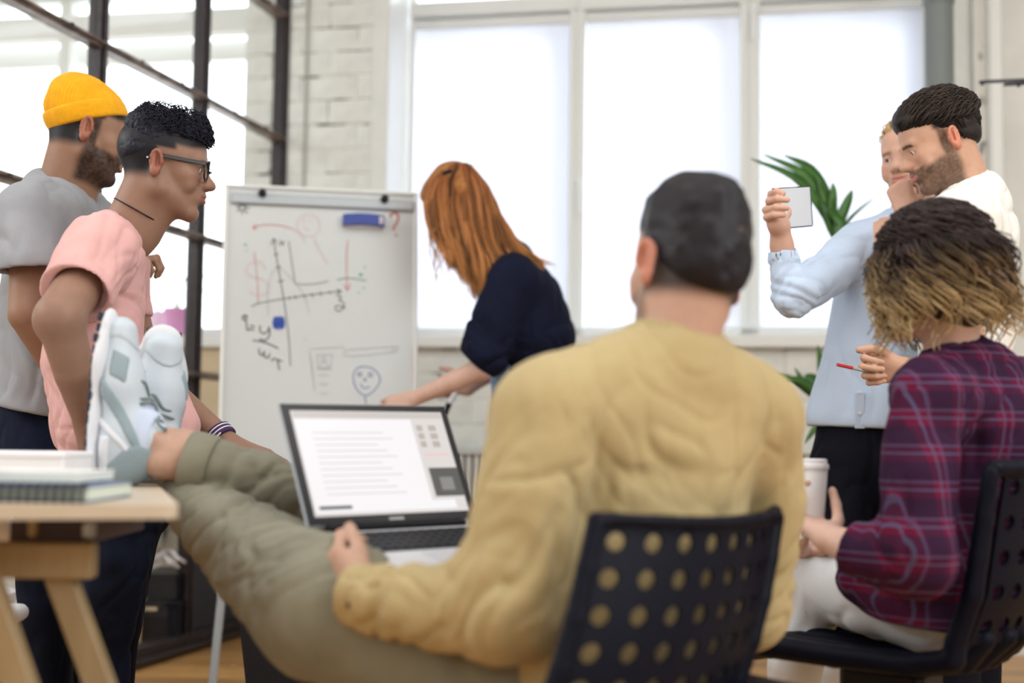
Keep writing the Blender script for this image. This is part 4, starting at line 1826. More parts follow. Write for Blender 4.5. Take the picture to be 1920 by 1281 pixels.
tor.cone(P2(60, 405, 3.06), P2(160, 410, 3.34), .078, .075, k=.05)
tor.cone(P2(85, 355, 3.2), P2(60, 400, 3.1), .055, .07, k=.04)
tor.cut(P2(45, 768, 3.2), (-.18, 0, -1), .006)
f.sub(tor, .02)
sl = Field(); sl.chain([P2(52, 410, 3.05), P2(55, 500, 3.0)], [.080, .079], k=.04)
sl.cut(P2(56, 508, 3.0), A(.1, .0, -1), .004)
sl.cone(P2(56, 500, 3.0), P2(50, 560, 2.99), .064, .070, k=.004, neg=True)
f.sub(sl, .02)
sl = Field(); sl.chain([P2(165, 420, 3.34), P2(185, 520, 3.38)], [.075, .072], k=.04)
f.sub(sl, .03)
f.cone(P2(160, 270, 3.18), P2(122, 352, 3.2), .055, .068, k=.004, neg=True)
garment('t_shirt', p2, f, .0055, M['grey_tee'], folds([(A(.2, .2, 1), .006, 9, 3.5, None, 1), (A(1, 0, -.5), .006, 11, 3, P2(90, 700, 3.1), .2)], 21))
f = Field()
f.chain([P2(70, 745, 3.2), P2(68, 775, 3.2), P2(66, 860, 3.2)], [.092, .100, .112], k=.04, flat=(lat2, 1.3))
f.chain([P2(72, 880, 3.12), P2(84, 1080, 3.06), P2(88, 1240, 3.1), P2(92, 1410, 3.12)], [.088, .068, .058, .052], k=.05)
f.chain([P2(92, 880, 3.3), P2(120, 1080, 3.32), P2(128, 1250, 3.34), P2(130, 1390, 3.36)], [.088, .068, .058, .052], k=.05)
garment('jeans', p2, f, .007, M['jeans_dark'], folds([(A(0, 0, 1), .005, 10, 3, None, 1)], 6))
# beanie: knit dome and turned-up cuff
def beanie_cap(F):
    F.ell((0, -.014, .062), (.083, .102, .078), k=.02)
    F.ell((0, -.045, .095), (.058, .060, .052), k=.03)
    F.cut((0, 0, .036), (0, .55, -1), .004)


F_ = Field(); beanie_cap(F_)
Vb, Qb = sculpt(F_, .0032, lambda V, N: .003 * vnoise(V * 26, 3) + .0012 * np.sin(np.arctan2(V[:, 0], V[:, 1]) * 70), 1)
bn = mesh_obj('beanie', (Vb * 1.0) @ R2.T + hc2, Qb, M['beanie'], p2, True, label='yellow knitted beanie with a turned-up cuff')
F_ = Field()
F_.ell((0, -.012, .050), (.0885, .107, .090), k=.01)
F_.cut((0, 0, .082), (0, -.55, 1), .006)
F_.cut((0, 0, .028), (0, .55, -1), .006)
Vb, Qb = sculpt(F_, .0032, lambda V, N: .0010 * np.sin(np.arctan2(V[:, 0], V[:, 1]) * 80) + .0015 * vnoise(V * 20, 5), 1)
mesh_obj('cuff', (Vb * 1.0) @ R2.T + hc2, Qb, M['beanie'], bn, True)
# beard as a low relief of short hairs
rr = np.random.default_rng(15)
V0, Q0 = Field().mesh(1) if False else (None, None)
q = MB()
nk2 = unit(P2(160, 270, 3.18) - P2(122, 352, 3.2)); n2x = unit(np.cross(Y, nk2)); n2y = np.cross(nk2, n2x)
q.tube([P2(128, 345, 3.195) + .073 * (math.cos(a) * n2x + math.sin(a) * n2y) for a in np.linspace(0, 6.1, 36)], .0013, 5)
q.build('necklace', M['gold'], p2, sm=True)

# ================================================================== CENTRAL MAN: yellow shirt, feet on the table
p3 = person(1200, 1.98, 'man in mustard shirt seated with back to us, feet up on the table')
skin = SK_FAIR * A(.86, .84, .82)
B = Body(skin)
hc3 = P(1292, 512, 2.0)
R3 = basis((-.42, .90, -.06), (.17, .0, 1))
put_head(B, p3, hc3, R3, P(1262, 655, 1.985), skin, .0032, eyes=True, scale=.985, male=True, neck_r=(.057, .066), jaw=1.0, ear=1.05,
         tint=dict(lip=A(.5, .25, .2), stubble=((.10, .06, .045), .75), scalp=((.028, .020, .020), .95), hairline=.05, side_y=.006, nape=-.062))
wr3 = P(690, 1124, 1.965)
f = Field()
f.chain([P(800, 1125, 1.93), wr3], [.038, .029], k=.02)
hand(f, wr3, P(606, 1046, 2.02) - wr3, (.60, .65, -.1), -1, [(.7, .9, .6), (.75, .95, .6), (.8, 1.0, .6), (.9, 1.0, .6)], thumb=[(.85, .45, .3), (.95, .15, .4), (.9, 0, .5)])
B.field(f, .0038)
f = Field()
a1, a2, kn1 = P(292, 838, 2.43), P(372, 872, 2.42), P(700, 985, 2.44)
f.chain([a1, P(345, 854, 2.42), P(395, 876, 2.42)], [.040, .046, .044], k=.03)
f.ell(P(300, 868, 2.40), (.030, .032, .026), k=.03)
f.ell(P(292, 822, 2.385), (.014, .012, .014), k=.018)
f.chain([P(330, 845, 2.56), P(390, 930, 2.46)], [.036, .034], k=.03)
f.chain([P(395, 876, 2.42), kn1, P(1150, 1215, 2.16)], [.044, .045, .06], k=.02)
f.chain([P(390, 930, 2.46), P(612, 1138, 2.08), P(1100, 1250, 2.02)], [.034, .05, .07], k=.02)
f.cone(P(1150, 1215, 2.16), P(1190, 1200, 2.0), .06, .09, k=.02)
B.field(f, .0055)
wr3r = P(1255, 1150, 2.42)
f = Field()
f.chain([P(1330, 1150, 2.3), wr3r], [.036, .028], k=.02)
hand(f, wr3r, (-1, .3, .1), (0, .2, -1), 1, RELAX)
B.field(f, .0055)
f = Field()
lat3 = unit(P(1420, 790, 2.1) - P(1015, 790, 1.88))
f.chain([P(1245, 760, 2.0), P(1220, 1000, 2.0), P(1190, 1200, 2.0)], [.08, .09, .09], k=.03, flat=(lat3, 1.4))
B.field(f, .012)
B.build(p3)
f = Field(); tor = Field()
tor.chain([P(1240, 745, 2.0), P(1228, 860, 2.0), P(1212, 1010, 2.0), P(1190, 1200, 2.0), P(1180, 1330, 2.0)], [.088, .104, .108, .118, .122], k=.05, flat=(lat3, 1.62))
tor.cone(P(1035, 782, 1.90), P(1410, 782, 2.09), .076, .074, k=.05)
tor.cone(P(1262, 668, 1.985), P(1060, 752, 1.91), .056, .058, k=.05)
tor.cone(P(1268, 668, 1.985), P(1390, 748, 2.07), .056, .056, k=.05)
tor.cone(P(1262, 668, 1.985), P(1262, 700, 1.985), .062, .072, k=.03)
tor.cut(P(1180, 1390, 2.0), (0, 0, -1), .006)
f.sub(tor, .02)
sl = Field()
el3 = P(955, 1135, 1.84)
sl.chain([P(1018, 790, 1.885), P(990, 930, 1.86), P(960, 1080, 1.845), el3], [.076, .074, .070, .066], k=.05)
sl.chain([el3, P(830, 1140, 1.90), P(672, 1118, 1.97)], [.068, .062, .047], k=.05)
sl.cut(P(652, 1115, 1.975), P(672, 1118, 1.97) - P(830, 1140, 1.90), .005)
f.sub(sl, .035)
sl = Field()
sl.chain([P(1412, 790, 2.105), P(1436, 930, 2.14), P(1424, 1080, 2.16), P(1402, 1150, 2.17)], [.075, .062, .056, .054], k=.05)
sl.chain([P(1402, 1150, 2.17), P(1300, 1150, 2.36)], [.054, .046], k=.05)
f.sub(sl, .03)
f.cone(P(1290, 520, 1.99), P(1262, 640, 1.985), .06, .064, k=.004, neg=True)
fd3 = folds([(A(.3, .0, 1), .0024, 7, 2.5, None, 1),
             (A(.25, 0, 1), .010, 24, 5, P(720, 1130, 1.9), .13),
             (A(.8, 0, 1), .010, 15, 5, P(930, 1090, 1.8), .15),
             (A(1, .1, -.35), .0055, 11, 5, P(1200, 880, 1.9), .20),
             (A(-.8, 0, -1), .007, 13, 5, P(1080, 900, 1.85), .14),
             (A(-.5, 0, 1), .007, 14, 5, P(1390, 820, 2.0), .12),
             (A(1, 0, .5), .009, 18, 4, P(1440, 1080, 2.1), .14)], 31)
garment('shirt', p3, f, .0050, M['yellow'], fd3)
# collar band
cz = unit(P(1285, 560, 1.99) - P(1262, 655, 1.985))
cx = unit(np.cross(Y, cz)); cy = np.cross(cz, cx)
q = MB()
q.lathe(P(1262, 652, 1.985), [(.072, -.03), (.071, -.005), (.067, .022), (.0655, .0255), (.063, .022), (.066, -.02)], 36, np.stack([cx, cy, cz], 1))
q.build('collar', M['yellow'], p3, sm='auto')
q = MB(); q.box(P(655, 1135, 1.92), (.008, .004, .008), None, .002)
q.build('cuff_button', M['black'], p3)
# trousers
f = Field()
hip = P(1180, 1240, 2.02)
f.cone(P(1120, 1235, 2.0), P(1250, 1235, 2.1), .115, .115, k=.06)
leg = Field()
leg.chain([a2, P(450, 893, 2.42), P(560, 930, 2.43), kn1], [.0535, .0535, .053, .062], k=.04)
leg.chain([kn1, P(860, 1112, 2.38), P(1150, 1215, 2.16)], [.062, .066, .09], k=.05)
leg.cut(P(358, 868, 2.42), a1 - a2 + A(0, 0, -.0), .004)
leg.cone(P(340, 858, 2.42), P(372, 870, 2.42), .050, .049, k=.003, neg=True)
f.sub(leg, .02)
kn2 = P(612, 1138, 2.08)
leg = Field()
leg.chain([P(345, 935, 2.44), P(440, 1010, 2.30), P(530, 1085, 2.18), kn2], [.048, .074, .090, .098], k=.06)
leg.chain([kn2, P(860, 1250, 2.02), P(1130, 1290, 2.0)], [.100, .105, .12], k=.06)
leg.cut(P(330, 895, 2.47), A(-1, .3, .5), .006)
f.sub(leg, .003)
garment('trousers', p3, f, .0052, M['chino'], folds([(A(.75, -.2, 1), .010, 15, 5, P(530, 1050, 2.2), .22), (A(.6, 0, 1), .006, 18, 4, P(470, 900, 2.4), .16),
                                                  (A(.3, 0, 1), .003, 8, 3, None, 1)], 41))
# turned-up hem ring
hd = unit(P(450, 893, 2.42) - a2)
hx = unit(np.cross(Y, hd)); hy = np.cross(hd, hx)
q = MB(); q.lathe(P(371, 871, 2.42), [(.051, -.020), (.056, -.022), (.0585, -.018), (.0595, .022), (.057, .027), (.052, .026)], 36, np.stack([hx, hy, hd], 1))
q.build('trouser_cuff', M['chino'], p3, sm='auto')
# hair
def hp3(F):
    F.ell((0, -.010, .054), (.0775, .098, .084), k=.02)
    F.ell((0, .040, .085), (.060, .055, .052), k=.03)
    F.ell((0, -.015, .104), (.064, .074, .050), k=.03)
    F.ell((0, .040, .105), (.055, .045, .042), k=.03)
    F.ell((0, -.050, .0), (.066, .056, .062), k=.03)
    F.cut((0, 0, .004), (0, .62, -1), .02)
    F.cut((0, .082, .06), (0, 1, -.2), .012)
    for s in (-1, 1):
        F.ell((s * .085, -.006, -.004), (.016, .03, .042), k=.006, neg=True)


cap_hair(p3, hc3, R3, .985, hp3, .0034, (.008, .007, .011), lambda V, N: .0035 * vnoise(V * A(60, 25, 60), 2) + .003 * vnoise(V * 30, 6), col2=A(.015, .012, .016), label='short dark brown hair')
V0 = None
# socks and shoes
q = Field()
q.chain([P(262, 826, 2.41), P(292, 836, 2.42)], [.046, .0465], k=.02)
q.chain([P(262, 790, 2.41), P(272, 862, 2.41)], [.034, .036], k=.03)
q.cut(P(296, 838, 2.42), a2 - a1 + A(0, 0, .02), .003)
garment('sock', p3, q, .004, M['sock'], None)
s1, Rs1 = sneaker(P(160, 906, 2.40), (.045, .06, 1), (1, .05, -.03), 'white and grey sneaker worn, sole upright at the left, side towards us')
s2, Rs2 = sneaker(P(258, 905, 2.64), (.17, -.10, .95), (.46, -.88, .0), 'white and grey sneaker worn on the rear foot, laces towards us')
for s_ in (s1, s2):
    base = wloc(p3)
    l = wloc(s_)
    s_.parent = p3
    s_.location = tuple(l - base)
    del s_['category']
# ================================================================== REDHEAD WOMAN AT THE CHART
p4 = person(975, 4.65, 'woman with long red hair and navy sweatshirt bending at the flip chart')
skin = SK_PALE
B = Body(skin)
hc4 = P(858, 372, 4.62)
R4 = basis((-.66, .10, -.74), (-.62, 0, .72))
put_head(B, p4, hc4, R4, P(942, 470, 4.62), skin, .0036, eyes=True, male=False, scale=.95, neck_r=(.048, .052), jaw=.92,
         tint=dict(lip=A(.6, .25, .22), brow=(.2, .09, .04)))
f = Field()
f.chain([P(965, 545, 4.48), P(908, 672, 4.44), P(905, 690, 4.44)], [.045, .04, .038], k=.02)
f.chain([P(905, 690, 4.44), P(850, 716, 4.46), P(775, 748, 4.50)], [.038, .034, .024], k=.02)
hand(f, P(775, 748, 4.50), (-.95, .12, -.3), (0, .9, -.3), 1, [(.5, .7, .4)] * 4)
B.field(f, .0045)
f = Field()
f.chain([P(950, 560, 4.75), P(930, 690, 4.78), P(878, 728, 4.74)], [.045, .038, .024], k=.02)
hand(f, P(878, 727, 4.74), (-.8, -.1, .1), (.1, .9, -.4), -1, FIST)
B.field(f, .0045)
f = Field()
f.chain([P(965, 520, 4.62), P(1000, 690, 4.62), P(985, 800, 4.62)], [.08, .085, .09], k=.03, flat=(Y, 1.3))
B.field(f, .012)
B.build(p4)
f = Field(); tor = Field()
tor.chain([P(958, 492, 4.62), P(985, 560, 4.62), P(1006, 630, 4.62), P(990, 700, 4.62)], [.085, .125, .138, .112], k=.05, flat=(Y, 1.25))
tor.cone(P(965, 530, 4.5), P(965, 530, 4.74), .085, .085, k=.05)
tor.cut(P(1000, 700, 4.62), (.12, 0, -1), .008)
f.sub(tor, .02)
sl = Field()
sl.chain([P(962, 535, 4.49), P(925, 620, 4.46), P(912, 665, 4.45)], [.085, .086, .080], k=.05)
sl.ell(P(905, 660, 4.45), (.068, .075, .062), k=.04)
sl.cut(P(900, 690, 4.45), P(850, 716, 4.46) - P(908, 672, 4.44) + A(0, 0, -.04), .01)
f.sub(sl, .03)
sl = Field()
sl.chain([P(955, 545, 4.74), P(935, 660, 4.78)], [.08, .078], k=.05)
f.sub(sl, .03)
garment('sweatshirt', p4, f, .0062, M['navy_knit'], folds([(A(-.4, 0, 1), .009, 9, 3, None, 1), (A(1, 0, .3), .010, 12, 3, P(905, 670, 4.4), .12)], 51))
f = Field()
f.chain([P(972, 700, 4.62), P(985, 800, 4.62)], [.098, .115], k=.04, flat=(Y, 1.25))
f.chain([P(975, 830, 4.53), P(972, 1000, 4.5), P(980, 1180, 4.55), P(985, 1225, 4.55)], [.085, .062, .05, .048], k=.05)
f.chain([P(985, 830, 4.71), P(990, 1000, 4.7), P(1000, 1200, 4.72)], [.085, .062, .05], k=.05)
garment('jeans', p4, f, .008, M['jeans_light'], folds([(A(0, 0, 1), .006, 10, 3, None, 1)], 8))
for d_, px_ in ((4.5, 975), (4.7, 992)):
    g = P(px_, 1260, d_)
    F = Field()
    F.cone((g[0] + .02, d_, .045), (g[0] - .05, d_, .05), .04, .042, k=.02)
    F.cone((g[0] - .05, d_, .045), (g[0] - .17, d_, .035), .042, .03, k=.02)
    F.cut((0, 0, .008), (0, 0, -1), .004)
    garment('shoe', p4, F, .006, M['shoe_white'])
# hair: a shell over the skull plus long wavy locks hanging down
def hp4(F):
    F.ell((0, -.012, .050), (.079, .102, .087), k=.02)
    F.ell((0, .05, .07), (.06, .055, .052), k=.03)
    F.ell((.045, -.035, .0), (.050, .066, .10), k=.04)
    F.ell((-.045, -.035, .0), (.055, .070, .10), k=.04)
    F.cut((0, .085, .03), (0, 1, -.3), .02)


cap_hair(p4, hc4, R4, .95, hp4, .004, (.26, .09, .024), lambda V, N: .004 * vnoise(V * A(80, 20, 20), 2), col2=A(.48, .20, .06))
guides = [  # from the parting: front lock ... back lock   (px, py, depth offset)
    [(838, 318), (808, 345), (800, 385), (806, 430), (826, 475), (842, 500)],
    [(845, 312), (815, 345), (812, 395), (826, 445), (852, 485), (862, 515)],
    [(852, 308), (830, 345), (832, 400), (852, 450), (878, 505), (882, 560)],
    [(860, 307), (852, 345), (858, 405), (878, 460), (892, 520), (900, 574)],
    [(868, 306), (872, 345), (885, 405), (900, 465), (915, 520), (925, 570)],
    [(876, 308), (892, 345), (908, 405), (925, 460), (945, 500), (958, 545)],
    [(882, 312), (908, 350), (926, 405), (948, 455), (975, 490), (1000, 530)],
    [(886, 318), (918, 360), (940, 410), (965, 448), (1000, 480), (1038, 494)],
]
rr = np.random.default_rng(4)
G = np.array([spline(np.array([(a, b, 0.) for a, b in g]), 22) for g in guides])
S = 1100
u = rr.uniform(0, len(guides) - 1.001, S)
i0 = u.astype(int); fr_ = (u - i0)[:, None, None]
pp_ = G[i0] * (1 - fr_) + G[i0 + 1] * fr_
dep = rr.choice([-1, 1], S, p=[.8, .2]) * (rr.uniform(.35, 1, S)) ** .5
t = np.linspace(0, 1, 22)[None, :]
bulge = np.sin(np.clip(t * 1.3, 0, 1) * math.pi * .5)
clump = np.floor(u * 5).astype(int) * 7 + np.floor((dep + 1) * 4).astype(int)
ck = np.random.default_rng(9).uniform(0, 6.28, 600)
cf = np.random.default_rng(10).uniform(7, 12, 600)
amp = (2.0 + 3.5 * t) * np.clip(t * 3, 0, 1)
ph_ = ck[clump][:, None] + cf[clump][:, None] * t
pp_[..., 0] += np.sin(ph_) * amp + rr.normal(0, 1.8, (S, 1)) * (1 + t) + np.sin(ph_ * 2.3 + 1) * 1.0
pp_[..., 1] += np.cos(ph_ * 1.3) * 1.5
lenf = rr.uniform(.80, 1.02, S)
W_ = np.zeros((S, 22, 3))
dd = 4.62 + dep[:, None] * (.078 + .035 * bulge) * np.ones((S, 22)) + .008 * np.cos(ph_)
vx = (pp_[..., 0] - 960) / FPX; vy = -(pp_[..., 1] - 640.5) / FPX
rv_ = np.stack([vx, vy, -np.ones_like(vx)], -1) @ CR.T
rv_ = rv_ / rv_[..., 1:2]
W_ = rv_ * dd[..., None] + A(0, 0, CAM_H)
for i in range(S):
    k_ = np.linspace(0, 21 * lenf[i], 22)
    k_ = np.clip(k_, 0, 21)
    a_ = k_.astype(int).clip(0, 20); b_ = (k_ - a_)[:, None]
    W_[i] = W_[i, a_] * (1 - b_) + W_[i, a_ + 1] * b_
cj = rr.uniform(.35, 1.7, 600)


def red(t_, sid, V):
    k_ = cj[clump[sid]] * (.85 + .3 * rr.uniform(size=S)[sid])
    base = np.outer(1 - t_, A(.20, .066, .020)) + np.outer(t_, A(.44, .20, .07))
    return base * k_[:, None]


strand_obj('hair_locks', p4, W_, rr.uniform(.0022, .0038, S), .0008, red, n=4, label='long wavy red hair hanging down')
r9 = np.random.default_rng(77)
wis = []
for i in range(46):
    x0_ = r9.uniform(800, 830); y0_ = r9.uniform(380, 440)
    dx_ = r9.uniform(5, 42); dy_ = r9.uniform(60, 130)
    d_ = 4.55 + r9.uniform(-.06, .1)
    p_ = [P(x0_, y0_, d_)]
    for kk in range(1, 14):
        s_ = kk / 13
        p_.append(P(x0_ + dx_ * s_ + 5 * math.sin(s_ * 9 + i), y0_ + dy_ * s_, d_ + .01 * math.sin(s_ * 7 + i)))
    wis.append(p_)
strand_obj('hair_wisps', p4, np.array(wis), .0016, .0006, lambda t_, sid, V: np.tile(A(.50, .24, .09), (len(V), 1)), n=4)
q = MB(); q.box(P(838, 323, 4.50), (.035, .014, .014), np.stack([unit(A(1, 0, .35)), Y, unit(A(-.35, 0, 1))], 1), .004)
q.build('hair_clip', M['black'], p4)

# marker held in her rear hand
mk = empty('marker_pen', P(838, 768, 4.66), 'white marker with black cap pointing down in the woman\'s hand', 'pen')
q = MB(); a_, b_ = P(853, 738, 4.68), P(843, 757, 4.67)
q.tube([a_ + (a_ - b_) * .9, b_], .0085, 14); q.build('barrel', M['white_plastic'], mk, sm='auto')
q = MB(); q.tube([b_, P(841, 760, 4.67), P(834, 777, 4.66)], [.0105, .0105, .0095], 14); q.build('cap', M['black'], mk, sm='auto')

# ================================================================== BLOND MAN WITH TABLET
p5 = person(1620, 3.62, 'blond man in pale blue shirt holding up a tablet')
skin = SK_PALE * A(.98, .9, .85)
B = Body(skin)
hc5 = P(1710, 304, 3.62)
R5 = basis((-.66, -.74, -.12), (-.08, 0, 1))
put_head(B, p5, hc5, R5, P(1706, 425, 3.66), skin, .003, scale=.95, male=True, neck_r=(.055, .062), smile=1.0,
         eye_dir=(.15, 1, 0), tint=dict(lip=A(.62, .26, .22), brow=(.35, .2, .1), stubble=((.55, .30, .18), .45)))
# right arm raised with the tablet
we = P(1466, 462, 3.40)
f = Field()
f.chain([P(1482, 545, 3.42), we], [.036, .027], k=.02)
f.chain([we, P(1462, 425, 3.38), P(1448, 398, 3.37)], [.026, .027, .022], k=.02)
f.cone(P(1456, 420, 3.36), P(1452, 378, 3.37), .022, .014, k=.02)
for pts in ([(1444, 378, 3.37), (1446, 364, 3.36), (1456, 359, 3.32), (1468, 363, 3.315)],
            [(1444, 388, 3.37), (1442, 377, 3.35), (1458, 373, 3.31), (1476, 375, 3.305)],
            [(1446, 398, 3.37), (1436, 394, 3.345), (1455, 389, 3.31), (1475, 390, 3.305)],
            [(1450, 408, 3.37), (1438, 408, 3.345), (1452, 403, 3.315), (1469, 403, 3.31)]):
    f.chain([P(*a) for a in pts], [.0100, .0096, .0088, .0078], k=.004)
f.chain([P(1462, 425, 3.39), P(1476, 400, 3.40), P(1478, 375, 3.41)], [.014, .011, .009], k=.01)
B.field(f, .0030)
# left forearm, fist at the mouth
f = Field()
wf = P(1702, 402, 3.44)
f.chain([P(1725, 560, 3.46), wf], [.040, .029], k=.02)
hand(f, wf, (-.25, .15, 1), (.35, 1, .1), -1, [(1.2, 1.4, .8), (1.25, 1.4, .8), (1.3, 1.4, .8), (1.3, 1.4, .8)], thumb=[(.5, .6, .5), (.9, .1, .5), (.7, -.4, .6)], sc=.92)
B.field(f, .0034)
f = Field()
f.chain([P(1670, 460, 3.62), P(1640, 650, 3.62), P(1625, 800, 3.62)], [.08, .08, .07], k=.03, flat=(unit(A(.8, -.55, 0)), 1.4))
B.field(f, .012)
B.build(p5)
lat5 = unit(A(.85, -.5, 0))
f = Field(); tor = Field()
tor.chain([P(1678, 462, 3.64), P(1662, 540, 3.64), P(1640, 680, 3.62), P(1620, 790, 3.62)], [.085, .098, .100, .113], k=.05, flat=(lat5, 1.42))
tor.cone(P(1608, 462, 3.66), P(1760, 470, 3.58), .062, .062, k=.05)
tor.cone(P(1700, 420, 3.66), P(1700, 450, 3.66), .064, .075, k=.04)
tor.cut(P(1590, 802, 3.6), (-.05, 0, -1), .005)
f.sub(tor, .02)
sl = Field()
sl.chain([P(1604, 462, 3.64), P(1550, 515, 3.52), P(1487, 553, 3.42)], [.068, .060, .052], k=.05)
sl.chain([P(1487, 550, 3.42), P(1474, 510, 3.41), P(1466, 468, 3.40)], [.052, .044, .036], k=.04)
sl.cut(P(1466, 468, 3.40), P(1466, 462, 3.4) - P(1476, 520, 3.41), .003)
sl.cone(P(1466, 455, 3.40), P(1469, 480, 3.40), .033, .031, k=.003, neg=True)
f.sub(sl, .03)
sl = Field(); sl.chain([P(1760, 475, 3.58), P(1735, 590, 3.47), P(1728, 520, 3.46)], [.062, .055, .05], k=.04)
f.sub(sl, .03)
f.cone(P(1710, 330, 3.63), P(1704, 415, 3.66), .05, .058, k=.004, neg=True)
garment('shirt', p5, f, .0052, M['blue_shirt'], folds([(A(.2, 0, 1), .0055, 12, 4, None, 1), (A(-.8, 0, .6), .008, 16, 3, P(1500, 540, 3.4), .12), (A(.2, 0, 1), .007, 12, 3, P(1560, 480, 3.5), .12)], 61))
q = MB()
for i in range(3):
    pass
q.box(P(1612, 770, 3.515), (.026, .004, .095), np.stack([unit(A(1, -.1, 0)), unit(A(.1, 1, 0)), Z3], 1), .0015)
q.build('button_placket', M['blue_shirt'], p5)
for yy_ in (735, 775):
    q = MB(); q.lathe(P(1612, yy_, 3.511), [(.0045, -.001), (.0045, .001)], 12, np.stack([A(1, 0, 0), Z3, -Y], 1)); q.build('button', M['white_plastic'], p5, sm='auto')
f = Field()
f.chain([P(1618, 770, 3.62), P(1618, 860, 3.62)], [.092, .104], k=.04, flat=(lat5, 1.3))
f.chain([P(1585, 880, 3.60), P(1588, 1040, 3.5), P(1590, 1240, 3.6), P(1592, 1370, 3.6)], [.088, .066, .055, .05], k=.04)
f.chain([P(1665, 880, 3.60), P(1700, 1040, 3.55), P(1712, 1240, 3.6), P(1716, 1370, 3.6)], [.088, .066, .055, .05], k=.04)
garment('trousers', p5, f, .007, M['black_cloth'], folds([(A(0, 0, 1), .004, 10, 3, None, 1)], 9))
# hair strands swept back
def scalp_strands(parent, hc, R, scale, S, region, flow, L, rad, colf, seed, lift=.012, K=9, name='hair_strands', wave=.0):
    r_ = np.random.default_rng(seed)
    out = []
    nrm = []
    c0 = A(0, -.012, .045); e = A(.0745, .0965, .0825)
    while len(out) < S:
        v = r_.normal(size=3); v /= np.linalg.norm(v)
        p = c0 + e * v
        if region(p):
            out.append(p); nrm.append(unit(v / e))
    p = np.array(out); n = np.array(nrm)
    fl = np.array([flow(q) for q in p])
    fl = fl - n * (fl * n).sum(1, keepdims=True) * .8
    fl /= np.linalg.norm(fl, axis=1, keepdims=True)
    t = np.linspace(0, 1, K)
    Ls = L * r_.uniform(.7, 1.15, S)
    path = p[:, None] + fl[:, None] * (Ls[:, None] * t)[..., None] + n[:, None] * (lift * np.sin(t * 2.2) * r_.uniform(.6, 1.3, (S, 1)))[..., None]
    # keep outside of the skull: push along the ellipsoid
    q = (path - c0) / (e * 1.03)
    l = np.linalg.norm(q, axis=2, keepdims=True)
    tgt = 1.0 + (lift / .085) * (np.sin(t * 2.6) + .15)[None, :, None] * r_.uniform(.6, 1.25, (S, 1, 1))
    path = c0 + q / l * e * 1.03 * tgt
    if wave:
        w = vnoise((p * 60), seed)[:, None] * 3 + t * 7
        path = path + wave * np.sin(w)[..., None] * np.cross(fl, n)[:, None]
    path = path + r_.normal(0, .0012, (S, 1, 3)) * t[None, :, None]
    path = (path * scale) @ R.T + hc
    cm = r_.uniform(.6, 1.4, S)
    return strand_obj(name, parent, path, rad, rad * .35, lambda tt_, sid, V: colf(tt_) * cm[sid][:, None], n=4)


scalp_strands(p5, hc5, R5, .95, 500, lambda p: p[2] > .05 + .5 * max(0, p[1] - .02) or p[1] < -.03 and p[2] > -.02, lambda q: A(q[0] * 2, -1, .5), .05, .0022,
              lambda t: np.outer(np.ones_like(t), A(.50, .33, .16)), 3)


def hp5(F):
    F.ell((0, -.012, .050), (.0775, .098, .086), k=.02)
    F.cut((0, .01, .045), (0, .8, -1), .014)


cap_hair(p5, hc5, R5, .95, hp5, .0045, (.40, .25, .12), None, col2=A(.55, .38, .2))
# tablet
tb = empty('tablet', P(1484, 388, 3.36), 'white backed tablet held up by the blond man', 'tablet')
c00, c10, c11, c01 = P(1449, 431, 3.36), P(1517, 425, 3.45), P(1521, 345, 3.45), P(1455, 357, 3.36)
U_ = unit(c10 - c00); W2 = c01 - c00; W2 = unit(W2 - U_ * np.dot(W2, U_)); N_ = np.cross(U_, W2)
wd, hh = np.linalg.norm(c10 - c00), np.linalg.norm(c01 - c00) * 1.0
RT = np.stack([U_, W2, N_], 1)
ct = (c00 + c10 + c11 + c01) / 4
q = MB(); q.box(ct, (wd, hh, .007), RT, .002); q.build('tablet_shell', mat('tablet_white', (214, 220, 228), .4), tb)
q = MB(); q.box(ct, (wd + .004, hh + .004, .0045), RT, .001); q.build('tablet_rim', M['black_metal'], tb)
sg = -1 if N_[1] < 0 else 1
q = MB(); q.box(ct + N_ * .0042 * sg, (wd - .002, hh - .002, .003), RT, .001); q.build('tablet_front', M['black'], tb)
q = MB(); q.box(ct + U_ * (wd / 2 + .0012), (.003, hh * .98, .008), RT, .001); q.build('dark_edge', mat('dark_teal_edge', (60, 90, 95), .3), tb)

# ================================================================== DARK HAIRED MAN, WHITE TEE
p6 = person(1815, 3.3, 'dark haired bearded man in white tee looking down at the tablet')
skin = SK_FAIR * A(.98, .9, .82)
B = Body(skin)
hc6 = P(1765, 270, 3.3)
R6 = basis((-.90, .06, -.40), (-.22, .0, 1))
put_head(B, p6, hc6, R6, P(1822, 385, 3.32), skin, .0028, scale=.955, male=True, neck_r=(.058, .068), smile=1.3, eye_dir=(.1, 1, -.2),
         tint=dict(lip=A(.50, .22, .18), brow=(.03, .02, .015), stubble=((.07, .045, .03), .88), scalp=((.03, .02, .016), .9), hairline=.06, side_y=-.016, nape=-.03))
wp = P(1694, 694, 3.13)
f = Field()
f.chain([P(1798, 440, 3.2), P(1802, 565, 3.10), P(1812, 690, 3.10)], [.05, .048, .042], k=.02)
f.chain([P(1800, 700, 3.12), wp], [.042, .027], k=.02)
hand(f, wp, (-1, -.02, .02), (.1, -.95, -.2), 1, [(1.0, 1.5, .8), (1.05, 1.5, .8), (1.1, 1.5, .8), (1.15, 1.5, .8)], thumb=[(.75, .55, .2), (.95, .15, .3), (.95, -.1, .35)], sc=.97)
B.field(f, .0034)
f = Field()
f.chain([P(1815, 440, 3.32), P(1815, 600, 3.32), P(1810, 800, 3.32)], [.08, .08, .065], k=.03, flat=(Y, 1.4))
B.field(f, .012)
B.build(p6)
lat6 = unit(A(.25, .95, 0))
f = Field(); tor = Field()
